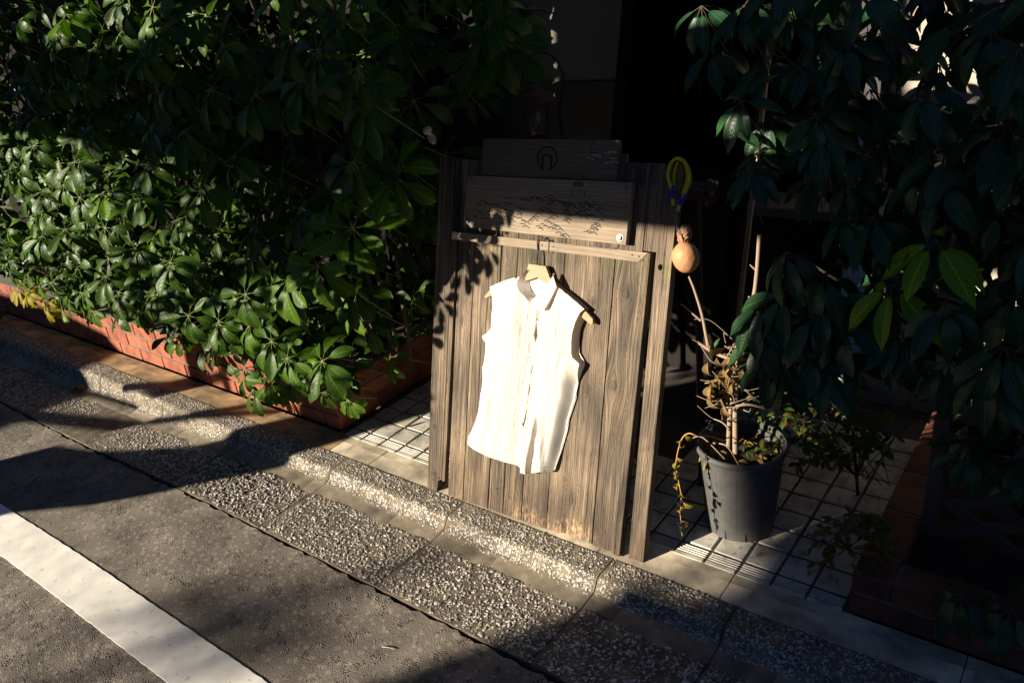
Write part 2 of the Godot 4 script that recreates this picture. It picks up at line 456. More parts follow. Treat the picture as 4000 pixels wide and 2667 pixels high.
func gutter() -> void:
	var J := [-4.74, -4.14, -3.54, -2.94, -2.34, -1.74, -1.14, -0.54, 0.06, 0.66, 1.26, 1.655, 2.25, 2.85, 3.45]
	var kerb := Node3D.new(); kerb.name = "kerb"; add_child(kerb); kerb.set_meta("kind", "structure")
	var gut := Node3D.new(); gut.name = "gutter"; add_child(gut); gut.set_meta("kind", "structure")
	var Z := [0.080, 0.115, 0.150, 0.160, 0.164, 0.168, 0.171, 0.1745, 0.177, 0.180, 0.183, 0.186, 0.189, 0.192, 0.197, 0.202, 0.213, 0.225, 0.243, 0.262]
	for i in J.size() - 1:
		var a: float = J[i] + 0.0016; var b: float = J[i + 1] - 0.0016
		if i > 0 and i < J.size() - 2: a += rng.randf_range(-0.0007, 0.0007)
		var st := begin(); st.set_smooth_group(0)
		var nx := 16
		var sh := func(s: float, t: float) -> Vector3:
			var z: float = Z[int(round(t * (Z.size() - 1)))]
			var xx := lerpf(a, b, s)
			return Vector3(xx, kerb_y(z, xx), z)
		st.append_from(sheet(nx, Z.size() - 1, sh).commit(), 0, Transform3D())
		st.set_smooth_group(-1)
		for xe in [a, b]:
			for k in Z.size() - 1:
				quad(st, Vector3(xe, kerb_y(Z[k], xe), Z[k]), Vector3(xe, kerb_y(Z[k + 1], xe), Z[k + 1]), Vector3(xe, -0.13, Z[k + 1]), Vector3(xe, -0.13, Z[k]), Vector3(-1 if xe == a else 1, 0, 0))
		quad(st, Vector3(a, 0, 0.08), Vector3(b, 0, 0.08), Vector3(b, -0.1, 0.08), Vector3(a, -0.1, 0.08), Vector3(0, 0, -1))
		obj("kerb_stone", st.commit(), M.kerb, kerb)
		# slab
		st = begin()
		var sk := -0.012
		var p := [Vector3(a, -0.0455 - drop(a), 0.2635), Vector3(b, -0.0455 - drop(b), 0.2635), Vector3(b + sk, -0.0405 - 0.75 * drop(b), 0.516), Vector3(a + sk, -0.0405 - 0.75 * drop(a), 0.516)]
		quad(st, p[0], p[1], p[2], p[3], Vector3.UP)
		for e in 4:
			var u: Vector3 = p[e]; var v: Vector3 = p[(e + 1) % 4]
			quad(st, u, v, v + Vector3.DOWN * 0.06, u + Vector3.DOWN * 0.06, ((u + v) * 0.5 - (p[0] + p[2]) * 0.5))
		obj("gutter_slab", st.commit(), M.aggregate, gut)
		# smooth mortar at the foot of the kerb
		var fil := func(s: float, t: float) -> Vector3:
			var xx := lerpf(a, b, s)
			var z := lerpf(0.203 + 0.003 * sin(xx * 23.0) + 0.004 * sin(xx * 61.0), 0.268 + 0.009 * sin(xx * 17.0 + 1.0) + 0.006 * sin(xx * 47.0), t)
			return Vector3(xx, (kerb_y(z, xx) if z < 0.262 else -0.0455 - drop(xx) + (z - 0.262) * (0.0197 + drop(xx))) + 0.0022 * sin(PI * clampf(t, 0.0, 1.0)) + 0.0003, z)
		obj("mortar_fillet", sheet(30, 10, fil).commit(), M.fillet, gut)
	# pebbles, pressed into the surface
	var protos := [stone_mesh(1, 3), stone_mesh(2, 3), stone_mesh(5, 3)]
	var lists := [[], [], []]
	var tint := [Color(0.60, 0.58, 0.53), Color(0.50, 0.47, 0.42), Color(0.70, 0.68, 0.63), Color(0.36, 0.34, 0.30), Color(0.46, 0.40, 0.31), Color(0.22, 0.20, 0.18), Color(0.33, 0.25, 0.17)]
	for pass_ in [[17500, 0.268, 0.512], [16000, 0.083, 0.222], [1100, 0.205, 0.268], [5200, 0.170, 0.199]]:
		for i in pass_[0]:
			var x := -4.6 + 7.6 * pow(rng.randf(), 0.80)
			var z := rng.randf_range(pass_[1], pass_[2])
			var ok := true
			for j in J:
				if absf(x - j) < 0.008: ok = false
			if not ok: continue
			var y := kerb_y(z, x) if z < 0.262 else lerpf(-0.0455 - drop(x), -0.0405 - 0.75 * drop(x), (z - 0.262) / 0.254)
			var n := Vector3(0, 1, -(kerb_y(z + 0.004, x) - kerb_y(z - 0.004, x)) / 0.008).normalized() if z < 0.262 else Vector3.UP
			var s := 0.0022 + 0.0034 * pow(rng.randf(), 2.0)
			if rng.randf() < 0.03: s *= 1.35
			if pass_[0] == 16000 or pass_[0] == 5200: s *= 0.78
			if pass_[0] == 1100: s *= 0.55
			var ax := Vector3(cos(rng.randf() * TAU), 0, sin(rng.randf() * TAU))
			var zx := n.cross(ax).normalized(); ax = zx.cross(n)
			var B := Basis(ax * s * rng.randf_range(1.0, 1.7), n * s * 0.55, zx * s)
			var c: Color = tint[[0, 0, 1, 1, 2, 3, 3, 4, 4, 5, 6][rng.randi() % 11]]
			lists[rng.randi() % 3].append([Transform3D(B, Vector3(x, y + s * 0.05, z)), c * rng.randf_range(0.62, 1.0)])
	for k in 3:
		var mm := MultiMesh.new(); mm.transform_format = MultiMesh.TRANSFORM_3D; mm.use_colors = true; mm.mesh = protos[k]
		mm.instance_count = lists[k].size()
		for i in lists[k].size():
			mm.set_instance_transform(i, lists[k][i][0]); mm.set_instance_color(i, lists[k][i][1])
		var o := MultiMeshInstance3D.new(); o.name = "pebbles"; o.multimesh = mm; o.material_override = M.pebble
		gut.add_child(o, true); o.set_meta("kind", "stuff")

func porch() -> void:
	# strip of plain concrete behind the kerb, in slabs parted by fine cracks
	var strip := Node3D.new(); strip.name = "pavement"; add_child(strip); strip.set_meta("kind", "structure")
	var X := [-5.0, -3.9, -3.0, -2.1, -1.2, -0.35, -0.06, 0.165, 0.62, 1.2, 1.60, 2.2, 2.9, 3.6]
	for i in X.size() - 1:
		var a: float = X[i] + 0.001; var b: float = X[i + 1] - 0.001
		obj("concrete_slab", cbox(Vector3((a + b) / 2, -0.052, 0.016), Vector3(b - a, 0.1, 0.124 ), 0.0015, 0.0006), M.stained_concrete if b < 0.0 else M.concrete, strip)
	var fl := Node3D.new(); fl.name = "porch_floor"; add_child(fl); fl.set_meta("kind", "structure")
	var st := begin(); cbox_to(st, Vector3(0.9, -0.06, -0.80), Vector3(2.06, 0.1125, 1.51), 0.001)
	obj("grout_bed", st.commit(), M.grout, fl)
	var tm := []
	for k in 5: tm.append(cbox(Vector3.ZERO, Vector3(0.0925, 0.02, 0.0925), 0.0035, 0.0012))
	var nose := []
	for k in 2:
		st = begin()
		cbox_to(st, Vector3(0, -0.005, 0), Vector3(0.0925, 0.014, 0.058), 0.002)
		for r in 5:
			var w := 0.0185 if r == 4 else 0.0068
			var zc := 0.0195 if r == 4 else -0.0250 + r * 0.0093
			cbox_to(st, Vector3(0, 0.0035, zc), Vector3(0.0925, 0.0095, w), 0.0024, 0.0003)
		nose.append(st.commit())
	for ix in 20:
		var x := -0.05 + ix * 0.1
		var mm = M[["tile_a", "tile_b", "tile_c"][rng.randi() % 3]]
		obj("stair_nosing_tile", nose[ix % 2], mm, fl, at(x, -0.0085, -0.0665))
		for iz in 9:
			if ix > 5 and ix < 13 and iz > 3: continue
			mm = M[["tile_a", "tile_b", "tile_c"][rng.randi() % 3]]
			var t := Transform3D(Basis.from_euler(Vector3(rng.randf_range(-0.006, 0.006), rng.randf_range(-0.012, 0.012), rng.randf_range(-0.006, 0.006))), Vector3(x, -0.010 + rng.randf_range(-0.0008, 0.0008), -0.15 - iz * 0.1))
			obj("floor_tile", tm[rng.randi() % 5], mm, fl, t)

# ------------------------------------------------------------------ unseen buildings, with added blockers cut to shape the sunlight
func sun_poly(a: Array, z: float) -> PackedVector2Array:   # outline given where its shadow edge crosses the plane z = 0
	var out := PackedVector2Array()
	for i in range(0, a.size(), 2): out.append(Vector2(a[i] - 0.591 * z, a[i + 1] + 0.387 * z))
	return out

func street_behind() -> void:
	var wall := mat(0.12, 0.11, 0.10, 0.9)
	var t := thing("opposite_house", "dark rendered house across the street behind the viewer", "house")
	obj("wall", prism(sun_poly([1.445, 0.10, 1.55, 0.10, 1.95, 0.17, 1.95, -0.01, 1.43, -0.035, 1.40, -0.2, 1.385, -0.4, 1.385, -5.0, 12.0, -5.0, 12.0, 2.6, 1.445, 2.6], 8.5), 8.5, 11.0).commit(), wall, t)
	t = thing("opposite_garage", "low dark garage across the street left of the viewer", "garage")
	obj("wall", prism(sun_poly([-2.12, -2.1, -2.12, 0.12, -2.5, 0.16, -9.0, 0.16, -9.0, -2.1], 5.0), 5.0, 7.0).commit(), wall, t)
	t = thing("sun_cutout", "unseen black cut-outs added behind the viewer to block the sun", "sun_cutout")  # added cut-outs, shaped to block sunlight
	var z := 2.7
	obj("cutout_bar", prism(sun_poly([-3.2, 1.25, -2.3, 1.235, -1.16, 1.18, -0.65, 1.09, 0.0, 1.065, 1.9, 1.068, 1.9, 1.298, 0.95, 1.30, 0.95, 1.36, 1.9, 1.36, 1.9, 1.62, 0.93, 1.63, 0.90, 2.6, -0.40, 2.6, -0.43, 1.75, -0.44, 1.56, -0.60, 1.55, -0.61, 1.74, -0.64, 2.6, -0.95, 2.6, -0.98, 1.58, -1.9, 1.62, -2.0, 2.6, -3.4, 2.6], z), z, z + 0.06).commit(), M.black_wood, t)  # outline and holes follow the wanted lit and shaded areas
	obj("post", prism(sun_poly([1.75, -1.2, 1.9, -1.2, 1.9, 1.7, 1.75, 1.7], z), z + 0.13, z + 0.25).commit(), M.black_wood, t)  # added upright, part of the same blocker
	obj("hanging_cutout", prism(sun_poly([0.33, 0.16, 0.485, 0.16, 0.42, 0.62, 0.40, 1.08, 0.26, 1.08, 0.33, 0.5], z + 0.07), z + 0.07, z + 0.09).commit(), M.black_wood, t)  # added to keep sun off the back of the porch
	t = thing("leaning_cutout", "unseen black cut-out added left of the viewer to shade the road and kerb", "board")  # added blocker, outlined by the shadow wanted on the road
	obj("panel", prism(sun_poly([-0.435, -1.15, -0.435, -0.42, -0.278, -0.338, -0.194, -0.252, -0.092, -0.112, -0.088, -0.02, -0.12, 0.24, -0.28, 0.28, -0.42, 0.10, -0.49, -0.08, -0.56, -0.165, -0.72, -0.235, -0.86, -0.275, -1.04, -0.30, -1.04, -1.15], 3.0), 3.0, 3.04).commit(), M.black_wood, t)
	for q in [[-1.19, 0.55, -1.22, -0.06, 0.17], [-1.42, -0.075, -0.95, 0.12, 0.05], [-1.05, -0.17, -0.55, 0.02, 0.035], [-1.75, -0.30, -1.05, -0.20, 0.05], [-1.75, -0.17, -1.25, -0.145, 0.025], [-0.85, -0.11, -0.62, 0.10, 0.03], [-0.98, 0.02, -0.93, 0.42, 0.05]]:
		var a := Vector2(q[0], q[1]); var b := Vector2(q[2], q[3]); var n = (b - a).orthogonal().normalized() * q[4] * 0.5
		obj("shade_strip", prism(sun_poly([a.x + n.x, a.y + n.y, b.x + n.x, b.y + n.y, b.x - n.x, b.y - n.y, a.x - n.x, a.y - n.y], 2.9), 2.9, 2.92).commit(), M.black_wood, t)  # thin strips added for the shadow stripes at the left
	# unseen leaves added to dapple the hedge
	t = thing("dapple_leaves", "unseen leaf sprays added left of the viewer to dapple the hedge and door", "leaf_blocker")
	obj("branch", tube_mesh([Vector3(-3.4, 3.3, 3.1), Vector3(-2.6, 2.9, 3.1), Vector3(-1.9, 2.2, 3.1), Vector3(-1.6, 1.9, 3.1)], 0.03, 0.008), M.stem_brown, t)
	var lm := leaf_mesh("ellip", 0.5, 0.2, 5)
	var mm := MultiMesh.new(); mm.transform_format = MultiMesh.TRANSFORM_3D; mm.mesh = lm; mm.instance_count = 1000
	for i in 1000:
		var r := sqrt(rng.randf()); var an := rng.randf() * TAU
		var c := Vector2(0.08 + 0.42 * r * cos(an), 0.955 + 0.19 * r * sin(an))
		if i > 800: c = Vector2(rng.randf_range(-1.3, -0.2), rng.randf_range(0.96, 1.2))
		if i > 940: c = Vector2(rng.randf_range(-1.2, 0.1), rng.randf_range(0.55, 0.95))
		var zz := 3.1 + rng.randf_range(-0.1, 0.1)
		var B := Basis.from_euler(Vector3(rng.randf_range(-0.6, 0.6), rng.randf_range(-0.6, 0.6), rng.randf() * TAU)) * Basis.from_scale(Vector3.ONE * rng.randf_range(0.09, 0.14))
		mm.set_instance_transform(i, Transform3D(B, Vector3(c.x - 0.591 * zz, c.y + 0.387 * zz, zz)))
	var o := MultiMeshInstance3D.new(); o.name = "foliage"; o.multimesh = mm; o.material_override = M.leaf_a; t.add_child(o, true); o.set_meta("kind", "stuff")

	# added unseen spray, placed so its crisp leaf shadow falls on the door
	var so := []; var sst := begin(); var um := leaf_mesh("obovate", 0.55, 0.35)
	for q in v2s([0.44, 0.70, 0.40, 0.80, 0.50, 0.84, 0.57, 0.93, 0.42, 0.93, 0.62, 1.02, 0.52, 1.03, 0.36, 0.66, 0.38, 0.58, 0.66, 1.06, 0.33, 0.75]):
		rosette(Vector3(q.x - 0.591 * 1.15, q.y + 0.387 * 1.15, 1.15 + rng.randf_range(-0.04, 0.04)), Vector3(0.1, 0.3, 0.9), 0.085, 7, so, sst, 0, 0.6)
	for q in so: obj("leaf", um, M.leaf_a, t, q[0])
	obj("leaf_stalks", sst.commit(), M.stem_green, t).set_meta("kind", "stuff")
	obj("branch", tube_mesh([Vector3(-0.55, 3.0, 1.3), Vector3(-0.4, 2.0, 1.2), Vector3(-0.22, 1.42, 1.14)], 0.012, 0.004), M.stem_brown, t)
	# more added sprays, kept clear of the hedge leaves meant to be lit
	var spots := v3s(hedge_spots())
	mm = MultiMesh.new(); mm.transform_format = MultiMesh.TRANSFORM_3D; mm.mesh = lm
	var put := []
	for i in 260:
		var c := Vector2(rng.randf_range(-2.2, 0.42), rng.randf_range(0.28, 1.05))
		if c.x < -1.0 and i % 3 > 0: continue
		var near := 9.0
		for s in spots: near = minf(near, Vector2(s.x + 0.591 * s.z, s.y - 0.387 * s.z - 0.03).distance_to(c))
		if near < 0.115: continue
		for k in 9:
			var q := c + Vector2(rng.randf_range(-0.055, 0.055), rng.randf_range(-0.055, 0.055))
			var zz := 2.5 + rng.randf_range(-0.06, 0.06)
			var B := Basis.from_euler(Vector3(rng.randf_range(-0.6, 0.6), rng.randf_range(-0.6, 0.6), rng.randf() * TAU)) * Basis.from_scale(Vector3.ONE * rng.randf_range(0.07, 0.11))
			put.append(Transform3D(B, Vector3(q.x - 0.591 * zz, q.y + 0.387 * zz, zz)))
	mm.instance_count = put.size()
	for i in put.size(): mm.set_instance_transform(i, put[i])
	o = MultiMeshInstance3D.new(); o.name = "foliage"; o.multimesh = mm; o.material_override = M.leaf_a; t.add_child(o, true); o.set_meta("kind", "stuff")
	# leaf screen added to leak some sun past the opposite house
	mm = MultiMesh.new(); mm.transform_format = MultiMesh.TRANSFORM_3D; mm.mesh = lm; mm.instance_count = 85
	for i in 85:
		var q := Vector2(1.46 + 0.48 * pow(rng.randf(), 0.6), rng.randf_range(-0.03, 0.17))
		var zz := 8.4 + rng.randf_range(-0.05, 0.05)
		var B := Basis.from_euler(Vector3(rng.randf_range(-0.5, 0.5), rng.randf_range(-0.5, 0.5), rng.randf() * TAU)) * Basis.from_scale(Vector3.ONE * rng.randf_range(0.06, 0.10))
		mm.set_instance_transform(i, Transform3D(B, Vector3(q.x - 0.591 * zz, q.y + 0.387 * zz, zz)))
	t = thing("sun_leaf_screen", "unseen leaf screen added at the opposite house corner to thin the sunlight", "leaf_screen")
	o = MultiMeshInstance3D.new(); o.name = "foliage"; o.multimesh = mm; o.material_override = M.leaf_a; t.add_child(o, true); o.set_meta("kind", "stuff")
	# unseen far tree, added only to dim the light on the road
	t = thing("dimming_tree", "unseen thin-crowned tree added far behind the viewer to dim the road", "tree")
	var rt := sun_poly([1.0, -0.40], 14.0)[0]
	obj("trunk", tube_mesh([Vector3(rt.x - 0.4, -0.1, 14.0), Vector3(rt.x - 0.2, 2.5, 14.0), Vector3(rt.x - 0.1, rt.y + 0.3, 14.0)], 0.10, 0.03, 10), M.stem_brown, t)
	mm = MultiMesh.new(); mm.transform_format = MultiMesh.TRANSFORM_3D; mm.mesh = lm; mm.instance_count = 64
	for i in 64:
		var c := Vector2(rng.randf_range(0.5, 1.3), rng.randf_range(-0.55, -0.28))
		if i > 20: c = Vector2(rng.randf_range(0.6, 1.2), rng.randf_range(-0.45, -0.33))
		var zz := 14.0 + rng.randf_range(-0.2, 0.2)
		var B := Basis.from_euler(Vector3(rng.randf_range(-0.6, 0.6), rng.randf_range(-0.6, 0.6), rng.randf() * TAU)) * Basis.from_scale(Vector3.ONE * rng.randf_range(0.07, 0.12))
		mm.set_instance_transform(i, Transform3D(B, Vector3(c.x - 0.591 * zz, c.y + 0.387 * zz, zz)))
	o = MultiMeshInstance3D.new(); o.name = "foliage"; o.multimesh = mm; o.material_override = M.leaf_a; t.add_child(o, true); o.set_meta("kind", "stuff")

# ------------------------------------------------------------------ the house behind
func house() -> void:
	var t := thing("shop_front", "dark shop wall with a doorway behind the wooden sign", "building")
	var up := mat(0.20, 0.19, 0.155, 0.9); var low := mat(0.10, 0.085, 0.062, 0.9)
	obj("wall", cbox(Vector3(-1.4, 2.2, -1.32), Vector3(5.2, 1.96, 0.2), 0.003), up, t)
	obj("wainscot", cbox(Vector3(-1.4, 0.55, -1.31), Vector3(5.2, 1.34, 0.2), 0.003), low, t)
	obj("door_frame", cbox(Vector3(0.84, 1.5, -1.19), Vector3(0.08, 3.2, 0.06), 0.004), M.black_wood, t)
	obj("door", cbox(Vector3(1.20, 1.5, -1.205), Vector3(0.64, 3.2, 0.04), 0.004), M.black_wood, t)
	obj("roof", cbox(Vector3(-1.9, 3.0, -1.1), Vector3(6.4, 0.12, 1.9), 0.01), low, t)  # unseen, added over the porch to block sky light
	var w := thing("stucco_wall", "pale rough stucco wall behind the large-leaved shrub", "wall")
	obj("wall_face", cbox(Vector3(3.05, 1.4, -1.32), Vector3(2.9, 3.1, 0.2), 0.004), M.stucco, w)
	obj("sill", cbox(Vector3(1.52, 0.815, -1.02), Vector3(0.52, 0.035, 0.2), 0.004), mat(0.16, 0.15, 0.14), w)
	var f := thing("hedge_backing", "black boards added behind the umbrella-tree hedge to block sun and darken its depth", "backing")  # added backing that keeps sun off the wall behind
	for i in 13:
		obj("board", cbox(Vector3(-5.0 + i * 0.41, 1.3, -0.95), Vector3(0.40, 2.9, 0.03), 0.003), M.black_wood, f)

# ------------------------------------------------------------------ planters
func brick(parent: Node, c: Vector3, s: Vector3, pre := "") -> void:
	c += Vector3(rng.randf_range(-0.0008, 0.0008), rng.randf_range(-0.0005, 0.0005), rng.randf_range(-0.0012, 0.0012))
	obj("brick", cbox(Vector3.ZERO, s, 0.0028, 0.0009), M[pre + ["brick_a", "brick_b", "brick_c"][rng.randi() % 3]], parent, Transform3D(Basis(), c))

func planters() -> void:
	var p := thing("brick_planter", "long low red brick planter under the umbrella-tree hedge", "planter")
	var zf := -0.055; var xr := -0.13
	var h := 0.0625; var pitch := 0.0725
	for row in 3:
		var y := 0.032 + row * pitch
		var x := xr
		var first := true
		while x > -4.9:
			var w := 0.2025
			if first: w = [0.088, 0.193, 0.088][row]
			brick(p, Vector3(x - w / 2, y, zf - 0.05), Vector3(w, h, 0.1))
			x -= w + 0.010; first = false
		# side, going back
		var z := zf - 0.1 - 0.010
		var k := 0
		while z > -1.15:
			var w2 := 0.2025
			if k == 0: w2 = [0.105, 0.0, 0.105][row]
			if w2 > 0.0:
				brick(p, Vector3(xr - 0.05, y, z - w2 / 2), Vector3(0.1, h, w2)); z -= w2 + 0.010
			k += 1
	obj("mortar", cbox(Vector3((xr - 0.006 - 4.9) / 2, 0.106, zf - 0.05), Vector3(4.77, 0.212, 0.088), 0.001), M.mortar, p)
	obj("mortar", cbox(Vector3(xr - 0.05, 0.1055, -0.62), Vector3(0.088, 0.211, 1.04), 0.001), M.mortar, p)
	obj("soil", cbox(Vector3(-2.55, 0.10, -0.66), Vector3(4.7, 0.17, 1.0), 0.01), M.soil, p)
	var q := thing("brick_planter", "two-course brick planter with shade put into its colour at the right under the broad-leaved shrub", "planter")
	for row in 2:
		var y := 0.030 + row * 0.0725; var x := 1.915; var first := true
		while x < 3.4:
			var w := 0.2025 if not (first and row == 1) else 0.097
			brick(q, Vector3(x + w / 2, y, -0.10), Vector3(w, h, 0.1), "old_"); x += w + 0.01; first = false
		var z := -0.16
		while z > -1.0:
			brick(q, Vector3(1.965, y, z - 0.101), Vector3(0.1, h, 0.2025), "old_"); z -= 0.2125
	obj("mortar", cbox(Vector3(2.66, 0.066, -0.10), Vector3(1.48, 0.132, 0.088), 0.001), M.mortar, q)
	obj("mortar", cbox(Vector3(1.965, 0.0655, -0.58), Vector3(0.088, 0.131, 0.86), 0.001), M.mortar, q)
	obj("soil", cbox(Vector3(2.7, 0.05, -0.6), Vector3(1.4, 0.1, 0.9), 0.01), M.soil, q)
	# lattice
	var l := thing("garden_trellis", "dark grey wooden lattice trellis standing in the right planter", "trellis")
	var gw := mat(0.085, 0.075, 0.065, 0.85)
	obj("post", cbox(Vector3(2.035, 0.26, -0.36), Vector3(0.04, 0.44, 0.035), 0.003), gw, l)
	for i in 7:
		var c := Vector3(2.36, -0.02 + i * 0.095, -0.355)
		obj("slat", cbox(Vector3.ZERO, Vector3(0.66, 0.034, 0.010), 0.001), gw, l, Transform3D(Basis(Vector3(0, 0, 1), 0.50), c))
		obj("slat", cbox(Vector3.ZERO, Vector3(0.66, 0.034, 0.010), 0.001), gw, l, Transform3D(Basis(Vector3(0, 0, 1), -0.55), c + Vector3(0, 0.05, -0.011)))

# ------------------------------------------------------------------ the wooden sign
func sign_frame() -> Transform3D:
	return Transform3D(Basis.from_euler(Vector3(deg_to_rad(-16.0), deg_to_rad(1.758), 0)), Vector3(0.4875, 0.0, 0.0755))

# weathered wood: 0.90 m by 1.26 m at 1 mm a pixel. Grain runs along y; knots are [u, v, rx, ry].
func wood_panel() -> StandardMaterial3D:
	var W := 900; var H := 1260
	var seams := [-0.01, 0.067, 0.159, 0.268, 0.331, 0.407, 0.508, 0.680, 0.762, 0.803, 0.92]
	var knots := [[0.618, 0.763, 0.011, 0.017], [0.621, 0.487, 0.011, 0.018], [0.710, 0.520, 0.023, 0.026], [0.726, 0.801, 0.020, 0.026], [0.595, 0.124, 0.013, 0.028], [0.575, 0.030, 0.011, 0.016], [0.02, 0.235, 0.011, 0.010], [0.74, 1.14, 0.016, 0.030], [0.12, 0.63, 0.010, 0.020]]
	var n1 := noise(1.0, 41, FastNoiseLite.TYPE_SIMPLEX_SMOOTH, 2); var n2 := noise(1.0, 43, FastNoiseLite.TYPE_SIMPLEX_SMOOTH, 3); var n3 := noise(1.0, 47, FastNoiseLite.TYPE_SIMPLEX_SMOOTH, 3)
	var rr := RandomNumberGenerator.new(); rr.seed = 5
	var tone := []; var dens := []; var offs := []
	for s in seams:
		tone.append(rr.randf_range(-0.17, 0.05)); dens.append(rr.randf_range(70.0, 150.0)); offs.append(rr.randf() * 40.0)
	var f := func(i: int) -> Array:
		var u := (i % W) * 0.001; var v := (H - 1 - i / W) * 0.001
		var s := 0
		while s < 9 and u > seams[s + 1]: s += 1
		var o: float = offs[s]
		var x := u + n1.get_noise_2d(u * 6.0 + o, v * 1.6) * 0.006
		var kd := 9.0; var ring := 0.0
		for k in knots:
			var dx: float = u - k[0]; var dy: float = v - k[1]
			if absf(dx) > k[2] * 5.0 or absf(dy) > k[3] * 6.0: continue
			var e := exp(-(dx * dx / (k[2] * k[2] * 4.0) + dy * dy / (k[3] * k[3] * 5.0)))
			x -= signf(dx) * k[2] * 0.8 * e * (1.0 - exp(-absf(dx) / k[2] * 2.0))
			var d := sqrt(dx * dx / (k[2] * k[2]) + dy * dy / (k[3] * k[3]))
			if d < kd: kd = d
		var band := sin(x * dens[s] * 5.2 + n2.get_noise_2d(x * 30.0 + o, v * 1.2) * 5.5)   # rings of spring and summer wood
		var fine := n3.get_noise_2d(x * 900.0 + o * 9.0, v * 9.0)
		var fine2 := n3.get_noise_2d(x * 330.0 + o, v * 2.6)
		var blot := n2.get_noise_2d(u * 9.0 + 30.0 + o, v * 3.0)
		var k = 0.80 + tone[s] + band * 0.035 + fine * 0.20 + fine2 * 0.34 + blot * 0.26 + n2.get_noise_2d(u * 5.0 + o, v * 1.1 + 40.0) * 0.16
		var h := 128.0 + band * 26.0 + fine * 46.0 + fine2 * 70.0
		if kd < 1.0:
			ring = sin(kd * 9.0); k = k * 0.80 + ring * 0.05 - (0.10 if kd < 0.45 else 0.0); h = 128.0 + ring * 30.0
		elif kd < 1.5: k -= 0.16 * (1.5 - kd)
		# silvery bleached streaks, and checks
		var st := clampf(n3.get_noise_2d(x * 55.0 + 7.0 + o, v * 1.6) * 2.2 - 0.35, 0, 1); k += st * 0.30
		var crack := clampf(n3.get_noise_2d(x * 150.0 + 90.0 + o, v * 1.1) * 4.0 - 1.6, 0, 1); k *= 1.0 - 0.72 * crack; h -= crack * 90.0
		var spk := clampf(n3.get_noise_2d(u * 700.0, v * 420.0) * 3.0 - 1.0, 0, 1) * clampf(blot * 2.0 + 0.5, 0, 1)
		k += spk * 0.34
		var r = 123.0 * k; var g = 106.0 * k; var b = 86.0 * k
		# raw wood where the rain splashes, moss below the rail
		var raw := clampf((0.055 + n2.get_noise_2d(u * 30.0, 5.0) * 0.05 - v) * 40.0, 0, 1) * clampf((u - 0.34) * 14.0, 0, 1) * clampf((0.72 - u) * 14.0, 0, 1)
		raw *= clampf(0.65 + n3.get_noise_2d(u * 80.0, v * 40.0) * 1.3, 0, 1)
		r = lerpf(r, 176.0 * (k + 0.12), raw * 0.8); g = lerpf(g, 143.0 * (k + 0.12), raw * 0.8); b = lerpf(b, 105.0 * (k + 0.12), raw * 0.8)
		var low := clampf((0.20 - v) * 3.2, 0, 0.4) * (1.0 - raw)
		r = lerpf(r, r * 0.80, low); g = lerpf(g, g * 0.74, low); b = lerpf(b, b * 0.66, low)
		var moss := clampf(1.0 - absf(v - 0.885) * 30.0, 0, 1) * clampf(n2.get_noise_2d(u * 24.0, 2.0) * 1.6 + 0.25, 0, 1)
		r = lerpf(r, r * 0.93, moss); b = lerpf(b, b * 0.80, moss)
		return [r, g, b, h]
	var m := textured(two(W, H, f), 5.5, 0.82)
	m.normal_scale = 1.0
	return m

# uv = place on the sign
func plank(u0: float, u1: float, v0: float, v1: float, d0: float, d1: float, jag := 0.0, cham := 0.0016) -> ArrayMesh:
	var st := begin()
	if jag > 0.0:
		var poly := PackedVector2Array([Vector2(u0, v1), Vector2(u0, v0)])
		var n := 14
		for i in range(1, n):
			poly.append(Vector2(lerpf(u0, u1, float(i) / n), v0 + rng.randf() * jag * (0.3 + 0.7 * rng.randf())))
		poly.append(Vector2(u1, v0)); poly.append(Vector2(u1, v1))
		prism(poly, d0, d1, st)
	else:
		cbox_to(st, Vector3((u0 + u1) / 2, (v0 + v1) / 2, (d0 + d1) / 2), Vector3(u1 - u0, v1 - v0, d1 - d0), cham, 0.0005)
	return uv_wood(st.commit())

func uv_wood(m: ArrayMesh) -> ArrayMesh:
	var arr := m.surface_get_arrays(0)
	var V: PackedVector3Array = arr[Mesh.ARRAY_VERTEX]; var N: PackedVector3Array = arr[Mesh.ARRAY_NORMAL]; var U := PackedVector2Array(); U.resize(V.size())
	for i in V.size():
		var x := V[i].x; var y := V[i].y
		if absf(N[i].x) > 0.7: x += V[i].z
		if absf(N[i].y) > 0.7: y += V[i].z
		U[i] = Vector2(x / 0.9, 1.0 - y / 1.26)
	arr[Mesh.ARRAY_TEX_UV] = U; arr[Mesh.ARRAY_TANGENT] = null
	var o := ArrayMesh.new(); o.add_surface_from_arrays(Mesh.PRIMITIVE_TRIANGLES, arr)
	var st := SurfaceTool.new(); st.create_from(o, 0); st.generate_tangents()
	return st.commit()

